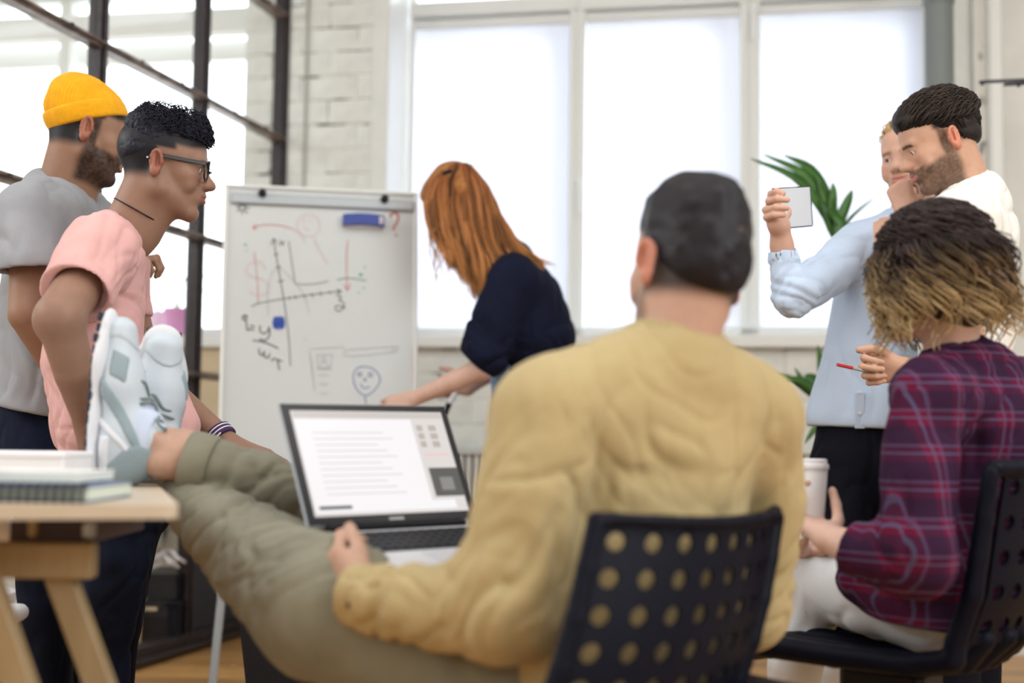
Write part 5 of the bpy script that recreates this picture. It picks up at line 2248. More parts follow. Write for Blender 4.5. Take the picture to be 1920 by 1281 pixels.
tor.chain([P(1822, 395, 3.32), P(1815, 470, 3.32), P(1812, 600, 3.32), P(1808, 740, 3.32), P(1806, 800, 3.32)], [.078, .122, .118, .105, .105], k=.05, flat=(lat6, 1.42))
tor.cone(P(1800, 425, 3.17), P(1840, 425, 3.48), .082, .078, k=.06)
tor.cone(P(1830, 368, 3.32), P(1822, 400, 3.32), .07, .085, k=.04)
tor.cut(P(1800, 815, 3.3), (0, 0, -1), .005)
f.sub(tor, .02)
sl = Field(); sl.chain([P(1798, 432, 3.17), P(1802, 560, 3.08)], [.084, .076], k=.05)
sl.cut(P(1802, 565, 3.08), (0, 0, -1), .004)
f.sub(sl, .03)
f.cone(P(1770, 290, 3.3), P(1818, 362, 3.32), .056, .063, k=.004, neg=True)
garment('t_shirt', p6, f, .0055, M['white_tee'], folds([(A(0, 0, 1), .006, 9, 3, None, 1), (A(.4, 0, 1), .007, 11, 3, P(1850, 420, 3.2), .2)], 71))
f = Field()
f.chain([P(1806, 805, 3.32), P(1806, 870, 3.32)], [.105, .112], k=.04, flat=(lat6, 1.3))
f.chain([P(1795, 890, 3.22), P(1790, 1100, 3.2), P(1790, 1440, 3.22)], [.088, .066, .052], k=.04)
f.chain([P(1825, 890, 3.42), P(1830, 1100, 3.45), P(1835, 1400, 3.45)], [.088, .066, .052], k=.04)
garment('trousers', p6, f, .008, M['black_cloth'], None)
q = MB(); nb = P(1818, 356, 3.32); nz = unit(P(1770, 290, 3.3) - P(1818, 362, 3.32)); nx_ = unit(np.cross(Y, nz)); ny_ = np.cross(nz, nx_)
q.tube([nb + .066 * (math.cos(a) * nx_ + math.sin(a) * ny_) for a in np.linspace(0, 6.1, 30)], .0013, 5)
q.build('necklace', M['gold'], p6, sm=True)


def hp6(F):
    F.ell((0, -.012, .052), (.0775, .099, .086), k=.02)
    F.ell((0, .045, .088), (.058, .052, .042), k=.03)
    F.ell((0, -.01, .095), (.060, .075, .045), k=.03)
    F.ell((0, -.050, .0), (.066, .055, .056), k=.03)
    F.cut((0, .0, .010), (0, .60, -1), .016)
    F.cut((0, .092, .07), (0, 1, -.3), .012)
    for s in (-1, 1):
        F.ell((s * .085, -.006, -.002), (.018, .026, .038), k=.006, neg=True)


cap_hair(p6, hc6, R6, .955, hp6, .0035, (.012, .009, .009), lambda V, N: .004 * vnoise(V * A(70, 22, 40), 2), col2=A(.024, .017, .014), label='dark brown hair swept back')
scalp_strands(p6, hc6, R6, .97, 1300, lambda p: p[2] > .035 + .38 * max(0, p[1]), lambda q: A(q[0] * 3, -1, .25), .060, .0021,
              lambda t: np.outer(1 - t, A(.014, .010, .009)) + np.outer(t, A(.050, .034, .026)), 8, lift=.015, wave=.003)
scalp_strands(p6, hc6, R6, .97, 500, lambda p: p[1] < -.03 and -.035 < p[2] < .06, lambda q: A(q[0], -.2, -1), .035, .0018,
              lambda t: np.outer(np.ones_like(t), A(.022, .015, .012)), 18, lift=.006, name='nape_hair')
# pen
pn = empty('pencil', P(1610, 690, 3.09), 'red tipped pencil held by the man in white tee', 'pen')
q = MB(); q.tube([P(1570, 684, 3.06), P(1598, 690, 3.075)], .0042, 8); q.build('red_end', mat('red_lacquer', (190, 40, 50), .35), pn, sm='auto')
q = MB(); q.tube([P(1598, 690, 3.075), P(1662, 706, 3.11)], .0040, 8); q.build('pen_barrel', M['grey_metal'], pn, sm='auto')

# ================================================================== CURLY WOMAN IN PLAID
p7 = person(1780, 2.45, 'woman with curly ombre hair and plaid shirt seated at right')
skin = SK_PALE
B = Body(skin)
hc7 = P(1748, 520, 2.42)
R7 = basis((-.80, .58, -.14), (-.05, 0, 1))
put_head(B, p7, hc7, R7, P(1790, 690, 2.44), skin, .0036, male=False, scale=.95, neck_r=(.048, .056), jaw=.92, tint=dict(lip=A(.6, .25, .22)))
wc = P(1556, 1012, 2.36)
f = Field()
f.chain([P(1690, 1062, 2.27), P(1600, 1028, 2.32), wc], [.038, .033, .025], k=.02)
hand(f, wc, P(1512, 985, 2.44) - wc + A(0, 0, .01), (-.2, .75, .5), 1, [(.55, .8, .5), (.6, .85, .5), (.7, .9, .5), (.8, .9, .5)], thumb=[(.7, .5, .4), (.8, .15, .6), (.7, -.1, .7)], sc=.92)
B.field(f, .0036)
f = Field()
wr = P(1500, 1030, 2.72)
f.chain([P(1640, 1060, 2.75), wr], [.036, .025], k=.02)
hand(f, wr, (-.4, -.9, .2), (.3, -.2, .9), -1, RELAX, sc=.92)
B.field(f, .005)
f = Field(); lat7 = unit(A(.7, .7, 0))
f.chain([P(1840, 760, 2.45), P(1830, 950, 2.46), P(1805, 1100, 2.48)], [.08, .08, .07], k=.03, flat=(lat7, 1.3))
B.field(f, .012)
B.build(p7)
f = Field(); tor = Field()
tor.chain([P(1815, 715, 2.45), P(1855, 800, 2.45), P(1850, 950, 2.46), P(1815, 1090, 2.46), P(1790, 1150, 2.46)], [.080, .108, .112, .120, .120], k=.05, flat=(lat7, 1.3))
tor.cone(P(1795, 692, 2.44), P(1812, 715, 2.45), .058, .07, k=.04)
tor.cone(P(1742, 745, 2.33), P(1925, 745, 2.56), .070, .075, k=.05)
tor.cone(P(1760, 1120, 2.50), P(1840, 1115, 2.56), .098, .10, k=.04)
tor.cone(P(1720, 1090, 2.42), P(1640, 1075, 2.50), .085, .07, k=.06)
tor.cut(P(1700, 1172, 2.4), (-.1, 0, -1), .008)
f.sub(tor, .02)
sl = Field()
sl.chain([P(1736, 752, 2.32), P(1722, 900, 2.28), P(1722, 1040, 2.25)], [.072, .064, .060], k=.05)
sl.chain([P(1722, 1045, 2.25), P(1650, 1045, 2.29), P(1600, 1028, 2.32)], [.060, .054, .048], k=.04)
sl.cut(P(1590, 1024, 2.33), P(1600, 1028, 2.32) - P(1690, 1062, 2.27), .004)
f.sub(sl, .025)
garment('plaid_shirt', p7, f, .006, M['plaid'], folds([(A(.1, 0, 1), .006, 8, 3.5, None, 1), (A(1, 0, .5), .009, 11, 3, P(1680, 1060, 2.3), .14), (A(.4, 0, 1), .008, 14, 4, P(1880, 780, 2.35), .14)], 81))
f = Field()
f.cone(P(1770, 1135, 2.50), P(1830, 1135, 2.58), .074, .074, k=.03)
f.chain([P(1755, 1145, 2.47), P(1640, 1120, 2.55), P(1530, 1092, 2.72)], [.078, .078, .062], k=.05)
f.chain([P(1530, 1092, 2.72), P(1490, 1250, 2.72), P(1475, 1430, 2.76)], [.062, .054, .042], k=.04)
f.chain([P(1800, 1140, 2.56), P(1690, 1120, 2.75), P(1585, 1105, 2.92)], [.078, .078, .062], k=.05)
f.chain([P(1585, 1105, 2.92), P(1560, 1250, 2.92), P(1550, 1400, 2.95)], [.062, .052, .042], k=.04)
garment('trousers', p7, f, .0065, M['white_trouser'], folds([(A(.3, 0, 1), .004, 9, 3, None, 1)], 12))
# hair: dark roots, blond curls to the shoulder
def hp7(F):
    F.ell((0, -.012, .050), (.090, .108, .094), k=.02)
    F.ell((0, -.045, -.02), (.085, .075, .09), k=.05)
    F.cut((0, .075, .03), (0, 1, .1), .03)


cap_hair(p7, hc7, R7, .95, hp7, .0045, (.028, .018, .018), lambda V, N: .006 * vnoise(V * 35, 2), col2=A(.06, .04, .032), cut=None)
rr = np.random.default_rng(14)
S = 1500; K = 32
az = rr.uniform(-2.75, 2.75, S)  # 0 = back of the head
root_h = rr.uniform(0.05, 1.0, S)
c0 = A(0, -.012, .045)
rd0 = np.stack([np.sin(az) * .080, -np.cos(az) * .098, 0 * az], 1)
t = np.linspace(0, 1, K)[None, :]
# start near the crown, run down over the skull, then hang and flare
Lh = rr.uniform(.80, 1.05, S)[:, None]
ang = (1 - root_h[:, None]) * .9 + t * 1.5
rad_ = np.where(ang < 1.45, np.sin(np.clip(ang, 0, 1.45)) * (.93), .95 + .42 * np.clip(t - .3, 0, 1) * Lh)
zz_ = np.where(ang < 1.45, np.cos(np.clip(ang, 0, 1.5)) * .098, 0)
down = np.cumsum(np.where(ang < 1.45, 0, 1), axis=1) / K * .30 * Lh
path = c0 + rd0[:, None] * 1.05 * rad_[..., None]
path[..., 2] += zz_ - down
clump = (np.floor((az + 3) * 6).astype(int) * 3 + (root_h * 3).astype(int))
ck = rr.uniform(0, 6.28, 400)
phs = ck[clump][:, None] + t * rr.uniform(16, 24, 400)[clump][:, None]
am = .015 * np.clip(t * 2.2 - .25, 0, 1)
tang = np.stack([np.cos(az), np.sin(az), 0 * az], 1)
outw = np.stack([np.sin(az), -np.cos(az), 0 * az], 1)
path = path + tang[:, None] * (am * np.sin(phs))[..., None] + outw[:, None] * (am * np.cos(phs))[..., None]
path = path + (rr.normal(0, .0042, (S, 1, 3)) * (.3 + t[..., None]))
path = (path * .97) @ R7.T + hc7


def ombre(t_, sid, V):
    k_ = rr.uniform(.7, 1.35, 400)[clump[sid]]
    hz = (hc7[2] - V[:, 2])
    w = np.clip((hz + .01 + .03 * np.sin(clump[sid] * 2.3)) / .10, 0, 1)
    streak = (rr.uniform(size=400) > .62)[clump[sid]] * np.clip((hz + .05) * 6, 0, .6)
    w = np.maximum(w * rr.uniform(.55, 1, 400)[clump[sid]], streak)
    return (np.outer(1 - w, A(.030, .019, .018)) + np.outer(w, A(.62, .43, .21))) * k_[:, None]


strand_obj('hair_curls', p7, path, rr.uniform(.0020, .0038, S), .0010, ombre, n=4, label='shoulder length curls, dark roots and blond ends')

# paper cup
cu = P(1512, 925, 2.46)
cup = empty('paper_cup', P(1512, 985, 2.46), 'white paper cup with lid held by the curly haired woman', 'cup')
cb_ = P(1512, 1000, 2.46)
q = MB(); q.lathe(cb_, [(.029, 0), (.030, .002), (.039, .118), (.0385, .119)], 36); q.build('cup_body', M['white_plastic'], cup, sm='auto')
q = MB(); q.lathe(cb_ + Z3 * .117, [(.0405, 0), (.0415, .004), (.0405, .009), (.038, .010), (.0375, .018), (.0345, .019), (.034, .014), (.001, .0135)], 36); q.build('cup_lid', M['white_plastic'], cup, sm='auto')
# ================================================================== FLIP CHART
bt_l, bt_r = P(421, 345, 4.66), P(783, 362, 4.80)
lean = A(.0, -.10, -1)
U5 = unit(bt_r - bt_l)
bwid = np.linalg.norm(bt_r - bt_l)
D5 = unit(lean - U5 * np.dot(lean, U5))
N5 = np.cross(U5, D5); N5 = N5 if N5[1] < 0 else -N5
BH = 1.02
RB = np.stack([U5, N5, D5], 1)
M['board'] = mat('whiteboard_enamel', (208, 212, 212), .25, noise=.02, nscale=3)
fc = empty('flip_chart', ((bt_l + bt_r) / 2)[0:2].tolist() + [0], 'white magnetic flip chart easel covered with marker drawings', 'whiteboard')


def BP(u, v, o=0.0):
    return bt_l + U5 * u + D5 * v + N5 * o


q = MB(); q.box(BP(bwid / 2, BH / 2, -.008), (bwid, .014, BH), RB, .003)
q.build('board', M['board'], fc)
for (u0, u1, v0, v1, nm) in ((0, .014, 0, BH, 'side_trim'), (bwid - .014, bwid, 0, BH, 'side_trim'), (0, bwid, 0, .012, 'top_trim')):
    q = MB(); q.box(BP((u0 + u1) / 2, (v0 + v1) / 2, -.004), (u1 - u0, .026, v1 - v0), RB, .003)
    q.build(nm, M['frame_white'], fc)


def bhit(px, py, o=0.0):
    return hit(px, py, bt_l + N5 * o, N5)


def uv(px, py):
    q_ = bhit(px, py) - bt_l
    return np.dot(q_, U5), np.dot(q_, D5)


u0, v0 = uv(434, 357); u1, v1 = uv(776, 380)
q = MB(); q.box(BP((u0 + u1) / 2, .052, .006), (u1 - u0, .016, .038), RB, .004)
q.build('clamp_bar', M['grey_metal'], fc)
for px_, py_ in ((492, 363), (721, 374)):
    q = MB(); q.lathe(bhit(px_, py_, .014), [(.014, 0), (.0145, .004), (.0115, .010), (.013, .020), (.011, .024), (.002, .026)], 24, np.stack([U5, -D5, N5], 1))
    q.build('clamp_knob', M['black'], fc, sm='auto')
# legs
gm = M['grey_metal']
pl_ = P(398, 1281, 4.45)
for a, b in ((BP(.06, BH - .02, -.03), A(pl_[0] + .0, 4.45, .012)), (BP(bwid - .06, BH - .02, -.03), A(BP(bwid, 0)[0] + .08, 4.52, .012)), (BP(bwid / 2, .5, -.03), A(BP(bwid / 2, 0)[0], 5.05, .012))):
    q = MB(); q.beam(a, b, .026, .022, up=(0, -1, 0), bev=.004); q.build('leg', gm, fc)
    q = MB(); q.box(b, (.03, .03, .02), None, .006); q.build('rubber_foot', M['black'], fc)
q = MB(); q.box(BP(bwid / 2, BH, .03), (bwid, .07, .012), RB, .003); q.build('pen_tray', gm, fc)

INK = {'black': (62, 66, 72), 'red': (205, 110, 110), 'blue': (70, 100, 170), 'green': (80, 180, 150), 'faint': (180, 180, 184), 'pinkf': (218, 178, 180), 'deepred': (190, 70, 75), 'deepblue': (40, 80, 180)}
INKM = {k: mat('ink_' + k, v, .6) for k, v in INK.items()}


def crop(pts):  # zoom coordinates -> photograph pixels
    return [(400 + x / 2.562, 300 + y / 2.562) for x, y in pts]


def stroke(mb, pts, w=.0026, smooth_=True, closed=False):
    pts = crop(pts)
    if closed: pts = pts + [pts[0]]
    W = [np.array([*uv(*p), 0.]) for p in pts]
    if smooth_ and len(W) > 2: W = list(spline(W, len(W) * 6))
    W = np.array(W)
    T = np.gradient(W, axis=0)
    V = []
    for p, t in zip(W, T):
        n = unit(A(-t[1], t[0], 0)) * w / 2
        for s in (-1, 1):
            V.append(BP(p[0] + s * n[0], p[1] + s * n[1], .0006))
    F = [(2 * i, 2 * i + 1, 2 * i + 3, 2 * i + 2) for i in range(len(W) - 1)]
    mb.add(V, F)


def circ(cx, cy, rx, ry, n=14, a0=0, a1=6.283):
    return [(cx + rx * math.cos(a), cy + ry * math.sin(a)) for a in np.linspace(a0, a1, n)]


def ink(name, color, *lines, w=.0026, sm=True):
    mb = MB()
    for l in lines: stroke(mb, l, w, sm)
    mb.build(name, INKM[color], fc)


ink('drawn_sun', 'black', circ(138, 230, 13, 13), [(138, 208), (136, 220)], [(172, 210), (152, 222)], [(175, 232), (153, 232)], [(165, 256), (150, 243)], [(138, 262), (138, 246)], [(113, 248), (124, 238)], [(108, 222), (124, 227)], [(120, 206), (128, 219)], w=.0035)
ink('drawn_question_mark', 'deepred', [(848, 276), (858, 256), (880, 255), (888, 275), (880, 305), (866, 322), (868, 338)], [(877, 356), (880, 368)], w=.006)
ink('drawn_arrow', 'red', [(190, 326), (240, 312), (310, 314), (380, 330)], [(206, 306), (190, 326), (206, 332)], w=.003)
ink('drawn_arrow', 'pinkf', [(380, 330), (420, 360), (440, 400)], w=.0026)
ink('drawn_face', 'pinkf', circ(456, 315, 55, 53, 18), [(480, 372), (515, 440), (552, 500)], [(435, 318), (442, 335), (462, 330)], circ(432, 292, 4, 4, 8), circ(464, 290, 4, 4, 8), w=.0024)
ink('drawn_graph', 'black', [(290, 380), (305, 480), (330, 620), (350, 750), (364, 880), (370, 990)], [(278, 408), (290, 378), (306, 400)], [(290, 456), (314, 450)], [(300, 516), (326, 512)], [(308, 586), (340, 578)],
    [(182, 706), (215, 690), (330, 668), (450, 650), (612, 630)], [(592, 622), (614, 630), (596, 642)], [(360, 655), (370, 672)], [(390, 650), (398, 670)], [(432, 645), (442, 664)], [(470, 640), (480, 660)], [(512, 632), (520, 654)], [(556, 628), (562, 644)], w=.0028)
ink('drawn_letter_x', 'black', [(312, 410), (345, 390)], [(318, 385), (338, 412)], w=.0028)
ink('drawn_lines', 'black', [(362, 390), (372, 460), (384, 540), (392, 596)], [(392, 596), (450, 598), (510, 592), (552, 582)], [(596, 576), (650, 568), (735, 580)], w=.0024)
ink('drawn_letter_zeta', 'black', [(588, 652), (606, 652), (614, 664), (602, 672), (622, 684), (628, 700), (608, 725), (590, 722), (586, 706), (602, 700), (636, 712)], w=.0034)
ink('drawn_arrow', 'red', [(646, 384), (640, 460), (640, 540), (642, 622)], [(628, 600), (645, 626), (658, 594)], w=.003)
ink('drawn_dollar', 'red', [(196, 440), (206, 530), (212, 610), (216, 690)], w=.0022)
ink('drawn_dollar', 'pinkf', [(248, 528), (238, 500), (202, 488), (168, 506), (158, 535), (180, 560), (230, 572), (262, 600), (258, 635), (225, 652), (190, 645), (170, 625)], w=.0028)
ink('drawn_curve', 'faint', [(262, 750), (262, 640), (275, 560), (300, 525), (340, 535), (400, 600), (440, 660), (460, 735)], w=.0024)
ink('drawn_dashes', 'green', [(145, 408), (163, 408)], [(722, 518), (732, 514)], circ(708, 552, 6, 6, 8), [(718, 612), (726, 618)], [(696, 636), (702, 640)], w=.005)
ink('drawn_dashes', 'faint', [(150, 436), (170, 436)], [(430, 862), (448, 862)], w=.003)
ink('drawn_formula', 'black', [(146, 752), (160, 748), (158, 764), (144, 768), (140, 752), (156, 745)], [(156, 766), (160, 800), (164, 818), (176, 814)], [(176, 796), (200, 800)], [(174, 812), (196, 816)],
    [(226, 796), (224, 820), (240, 834), (262, 822), (268, 800)], [(268, 800), (270, 840), (250, 866), (222, 860)], [(188, 868), (230, 872), (280, 890), (312, 906)],
    [(220, 904), (222, 930), (238, 938), (244, 918)], [(244, 918), (246, 944), (262, 950), (272, 930)], circ(283, 962, 2.5, 2.5, 6), [(288, 952), (332, 968)], [(308, 960), (312, 985), (318, 1010)], w=.0042)
mb = MB()
for i in range(8): stroke(mb, [(288 + (i % 2), 758 + i * 7), (315, 755 + i * 7), (341 - (i % 3), 758 + i * 7)], .0044)
for p_ in (circ(314, 784, 28, 30, 16),): stroke(mb, p_, .004)
stroke(mb, [(300, 768), (300, 804), (314, 772), (316, 800), (330, 770), (330, 800)], .003)
mb.build('drawn_blue_square', INKM['deepblue'], fc)
ink('drawn_browser_frame', 'faint', [(464, 925), (468, 960), (478, 1040), (488, 1110)], [(464, 908), (560, 902), (628, 898)], [(628, 918), (630, 936), (648, 942), (760, 936), (882, 920)], [(628, 916), (740, 905), (882, 898)], [(862, 898), (862, 920), (882, 918), (880, 898), (862, 898)], w=.0028)
ink('drawn_line', 'pinkf', [(462, 930), (470, 975), (482, 1060)], [(948, 896), (952, 940), (962, 1080)], w=.0022)
ink('drawn_icon', 'faint', [(498, 935), (572, 934)], [(572, 934), (562, 1008)], [(562, 1008), (502, 1004)], [(502, 1004), (498, 935)], circ(530, 956, 10, 11, 10), [(524, 966), (516, 988), (504, 1000)], [(538, 966), (546, 984), (558, 998)], [(504, 1000), (558, 998)], [(505, 1034), (552, 1034)], [(510, 1078), (550, 1078)], [(514, 1122), (550, 1122)], w=.003)
ink('drawn_blue_face', 'blue', [(714, 992), (690, 1002), (672, 1035), (680, 1085), (705, 1120), (735, 1132), (770, 1110), (800, 1065), (790, 1025), (755, 998), (714, 992)], circ(703, 1030, 9, 9, 10), circ(754, 1032, 9, 10, 10), [(735, 1048), (722, 1056), (736, 1062)], [(706, 1076), (722, 1096), (752, 1090)], [(728, 1132), (734, 1180)], w=.003)

er = empty('board_eraser', bhit(680, 415, .0), 'blue magnetic eraser with small label on flip chart', 'eraser')
ea, eb = uv(642, 402); ec, ed = uv(719, 430)
q = MB()
w_ = ec - ea; h_ = ed - eb
prof = [(w_ / 2 * math.cos(a) * 1.0, h_ / 2 * math.sin(a)) for a in np.linspace(0, 6.283, 5)]
V = []; n_ = 12
for i in range(n_ + 1):
    s = i / n_ - .5
    bow = .010 * (1 - 4 * s * s)
    for dv in (-.5, .5):
        for o in (.012, .036):
            V.append(BP((ea + ec) / 2 + s * w_, (eb + ed) / 2 + dv * h_ * .8 - bow * .6 + .003, o))
F = []
for i in range(n_):
    a = 4 * i; b = a + 4
    F += [(a, a + 1, b + 1, b), (a + 3, a + 2, b + 2, b + 3), (a + 1, a + 3, b + 3, b + 1), (a + 2, a, b, b + 2)]
F += [(0, 2, 3, 1), (4 * n_, 4 * n_ + 1, 4 * n_ + 3, 4 * n_ + 2)]
q.add(V, F)
q.build('eraser_body', mat('eraser_blue', (38, 62, 150), .4), er)
q = MB(); q.box(BP((ea + ec) / 2, (eb + ed) / 2 + .002, .007), (w_ * .97, .012, h_ * .95), RB, .002); q.build('eraser_felt', M['white_pot'], er)
q = MB(); q.box(BP(ec - .012, (eb + ed) / 2 + .002, .0375), (.014, .003, h_ * .5), RB, .001); q.build('sticker', M['frame_white'], er)
for i_, c_ in enumerate(((240, 220, 90), (120, 170, 220), (230, 130, 110))):
    q = MB(); q.box(BP(ec - .012, (eb + ed) / 2 - .006 + i_ * .007, .0395), (.010, .001, .005), RB); q.build('color_dot', mat('sticker_%d' % i_, c_, .5), er)

# ================================================================== LAPTOP on the lap
hl, hr = A(-.321, 2.15, .686), A(-.0525, 2.372, .690)
lw = np.linalg.norm(hr - hl)
Ul = unit(hr - hl)
back = unit(np.cross(Z3, Ul))          # away from the man
front = unit(-back - Z3 * .20)
back = -front
lap = empty('laptop', (hl + hr) / 2, 'open silver laptop with web page, on the seated man\'s lap', 'laptop')
BD = .215
bn_ = unit(np.cross(Ul, back))
RL = np.stack([Ul, back, bn_], 1)
q = MB(); q.box((hl + hr) / 2 + front * BD / 2 - bn_ * .008, (lw, BD, .015), RL, .005); q.build('laptop_base', M['metal'] if False else mat('laptop_silver', (206, 208, 214), .35, metal=.2), lap)
kb = empty('keyboard', (hl + hr) / 2, None); kb.parent = lap; kb.location = (0, 0, 0)
q = MB(); q.box((hl + hr) / 2 + front * .075 - bn_ * .0005, (lw * .86, .105, .002), RL, .0005); q.build('key_well', M['black'], kb)
key0 = None
for r_ in range(5):
    for c_ in range(14):
        w = lw * .83 / 14
        p = (hl + hr) / 2 + Ul * ((c_ - 6.5) * w) + front * (.031 + r_ * .0205) + bn_ * .0012
        if key0 is None:
            q = MB(); q.box(p, (w * .86, .0165, .0022), RL, .0006); k_ = q.build('key', M['black'], kb, origin=p); key0 = k_
        else:
            k_ = key0.copy(); COL.objects.link(k_); k_.parent = kb; k_.location = tuple(p - wloc(kb))
q = MB(); q.box((hl + hr) / 2 + front * .170 + bn_ * .0002, (.10, .06, .001), RL, .0003); q.build('touchpad', mat('touchpad', (190, 192, 198), .3), lap)
sd_ = unit(A(-.066, .075, .200) - Ul * np.dot(A(-.066, .075, .200), Ul))
sn = unit(np.cross(Ul, sd_)); sn = sn if np.dot(sn, front) > 0 else -sn
SH = .226
RS = np.stack([Ul, sn, sd_], 1)


def LP_(u, v, o=0.0):
    return hl + Ul * (u * lw) + sd_ * (v * SH + .008) + sn * o


q = MB(); q.box(LP_(.5, .5, -.004), (lw, .007, SH), RS, .004); q.build('screen_lid', mat('lid_silver', (170, 178, 188), .35, metal=.4), lap)
q = MB(); q.box(LP_(.5, .5, .0002), (lw * .985, .0016, SH * .975), RS, .0005); q.build('screen_bezel', mat('bezel_black', (20, 20, 28), .25), lap)
q = MB(); q.tube([LP_(.1, -.02, 0), LP_(.9, -.02, 0)], .006, 12); q.build('hinge', M['black'], lap, sm='auto')


def emis(name, rgb, st):
    m = bpy.data.materials.new(name); m.use_nodes = True
    b = m.node_tree.nodes['Principled BSDF']
    b.inputs['Base Color'].default_value = (.02, .02, .02, 1)
    b.inputs['Emission Color'].default_value = lin(rgb)
    b.inputs['Emission Strength'].default_value = st
    b.inputs['Roughness'].default_value = .2
    return m


def scr(name, u0, u1, v0, v1, rgb, o=.0016, st=.95):
    q = MB(); q.box(LP_((u0 + u1) / 2, (v0 + v1) / 2, o), (lw * (u1 - u0), .0006, SH * (v1 - v0)), RS)
    return q.build(name, emis('screen_' + name, rgb, st), lap)


scr('display', .05, .95, .075, .93, (222, 216, 214), st=.9)
scr('page', .06, .74, .10, .86, (242, 238, 240), .0024)
scr('page_header', .06, .94, .87, .92, (214, 206, 200), .0024, .8)
scr('page_footer', .06, .88, .10, .17, (240, 238, 240), .003)
for i in range(3): scr('thumbnail', .765, .80 + .0, .62 + .07 * i, .67 + .07 * i, (196, 186, 176), .003, .8)
for i in range(3): scr('thumbnail', .84, .885, .62 + .07 * i, .67 + .07 * i, (196, 186, 176), .003, .8)
scr('heading_line', .765, .92, .545, .56, (235, 190, 190), .003)
scr('photo', .77, .95, .20, .44, (92, 92, 90), .003, .7)
scr('photo_highlight', .82, .90, .25, .36, (150, 150, 148), .0036, .7)
scr('cookie_note', .08, .26, .125, .15, (80, 80, 88), .0036, .6)
for i in range(11): scr('text_line', .14, .60 - .05 * ((i * 7) % 3), .24 + .05 * i, .247 + .05 * i, (206, 204, 210), .003, .9)
q = MB(); q.box(LP_(.5, .037, .0014), (.03, .0008, .005), RS); q.build('logo_mark', M['grey_metal'], lap)

# ================================================================== CHAIRS with perforated shells
M['shell'] = mat('black_shell_plastic', (6, 9, 24), .5, spec=.12)


def perforated(name, parent, fn, cols, rows, cw, ch, hr_, skip=lambda i, j: False, thick=.006, m=None, seg=16, marg=(1, 1)):
    """sheet of cols x rows cells, each with a round hole; fn(u,v)->point, metres along and up"""
    V, F = [], []

    def pt(u, v):
        e = 1e-3
        p = fn(u, v)
        n = unit(np.cross(fn(u + e, v) - p, fn(u, v + e) - p))
        return p - n * thick / 2, p + n * thick / 2
    for i in range(-marg[0], cols + marg[0]):
        for j in range(-marg[1], rows + marg[1]):
            cx, cy = (i + .5) * cw, (j + .5) * ch
            solid = i < 0 or j < 0 or i >= cols or j >= rows or skip(i, j)
            sq, ci = [], []
            for k in range(seg):
                a = 2 * math.pi * k / seg
                c, s = math.cos(a), math.sin(a)
                m_ = max(abs(c), abs(s))
                sq.append((cx + c / m_ * cw / 2, cy + s / m_ * ch / 2))
                ci.append((cx + c * hr_, cy + s * hr_))
            b = len(V)
            for u, v in sq + ci:
                p0, p1_ = pt(u, v)
                V += [p0, p1_]
            for k in range(seg):
                k2 = (k + 1) % seg
                a0, a1 = b + 2 * k, b + 2 * k2
                c0_, c1_ = b + 2 * (seg + k), b + 2 * (seg + k2)
                F += [(a0, c0_, c1_, a1), (a0 + 1, a1 + 1, c1_ + 1, c0_ + 1)]
                if not solid: F.append((c0_, c0_ + 1, c1_ + 1, c1_))
                F.append((a0, a1, a1 + 1, a0 + 1))
            if solid:
                F.append(tuple(b + 2 * (seg + k) for k in range(seg))[::-1])
                F.append(tuple(b + 2 * (seg + k) + 1 for k in range(seg)))
    return mesh_obj(name, V, F, m or M['shell'], parent, False)


# centre chair
ch1 = empty('office_chair', (A(.21, 1.98, 0)), 'navy black office chair with perforated back, nearest the camera', 'chair')
TL, TR = P(1112, 992, 1.74), P(1448, 972, 2.07)
BLp, BRp = P(1002, 1281, 1.69), P(1342, 1281, 2.03)
up1 = unit(((BLp + BRp) / 2 - (TL + TR) / 2)) * -1
across = TR - TL
wch = np.linalg.norm(across)
ax1 = unit(across)
nrm1 = unit(np.cross(ax1, up1)); nrm1 = nrm1 if nrm1[1] < 0 else -nrm1   # towards the camera
# the back curves like a shallow arc around the sitter
bow1 = .062


def back1(u, v):
    s = u / wch - .5
    return (TL + TR) / 2 + ax1 * (u - wch / 2) + up1 * (v - .44) + nrm1 * (bow1 * (1 - 4 * s * s) - .012 * 0) + nrm1 * (.03 * math.sin(max(0, min(1, v / .44)) * 3.1))


cw1 = (wch - .008) / 8.3
pf = perforated('backrest', ch1, lambda u, v: back1(u + .004, v + .0128), 8, 9, cw1, .0485, .0128, marg=(0, 0))
# frame of the back
q = Field()
fr1 = [back1(0, v) for v in np.linspace(0, .45, 8)] + [back1(u, .455) for u in np.linspace(.02, wch - .02, 8)] + [back1(wch, v) for v in np.linspace(.44, 0, 8)]
q.chain(fr1, [.0135] * 8 + [.010] * 8 + [.017] * 8, k=.02)
q.chain([back1(u, .0) for u in np.linspace(0, wch, 6)], [.016] * 6, k=.02)
garment('back_frame', ch1, q, .005, M['shell'])
q = Field()
q.rbox((.20, 2.0, .458), (.225, .215, .022), .02, np.array([[math.cos(.6), -math.sin(.6), 0], [math.sin(.6), math.cos(.6), 0], [0, 0, 1]]), k=.01)
garment('seat', ch1, q, .008, M['shell'])
q = MB(); q.tube([back1(wch / 2, .05), back1(wch / 2, -.03) + A(0, .03, -.02), A(.21, 1.96, .40)], [.022, .022, .022], 12); q.build('back_support', M['shell'], ch1, sm='auto')


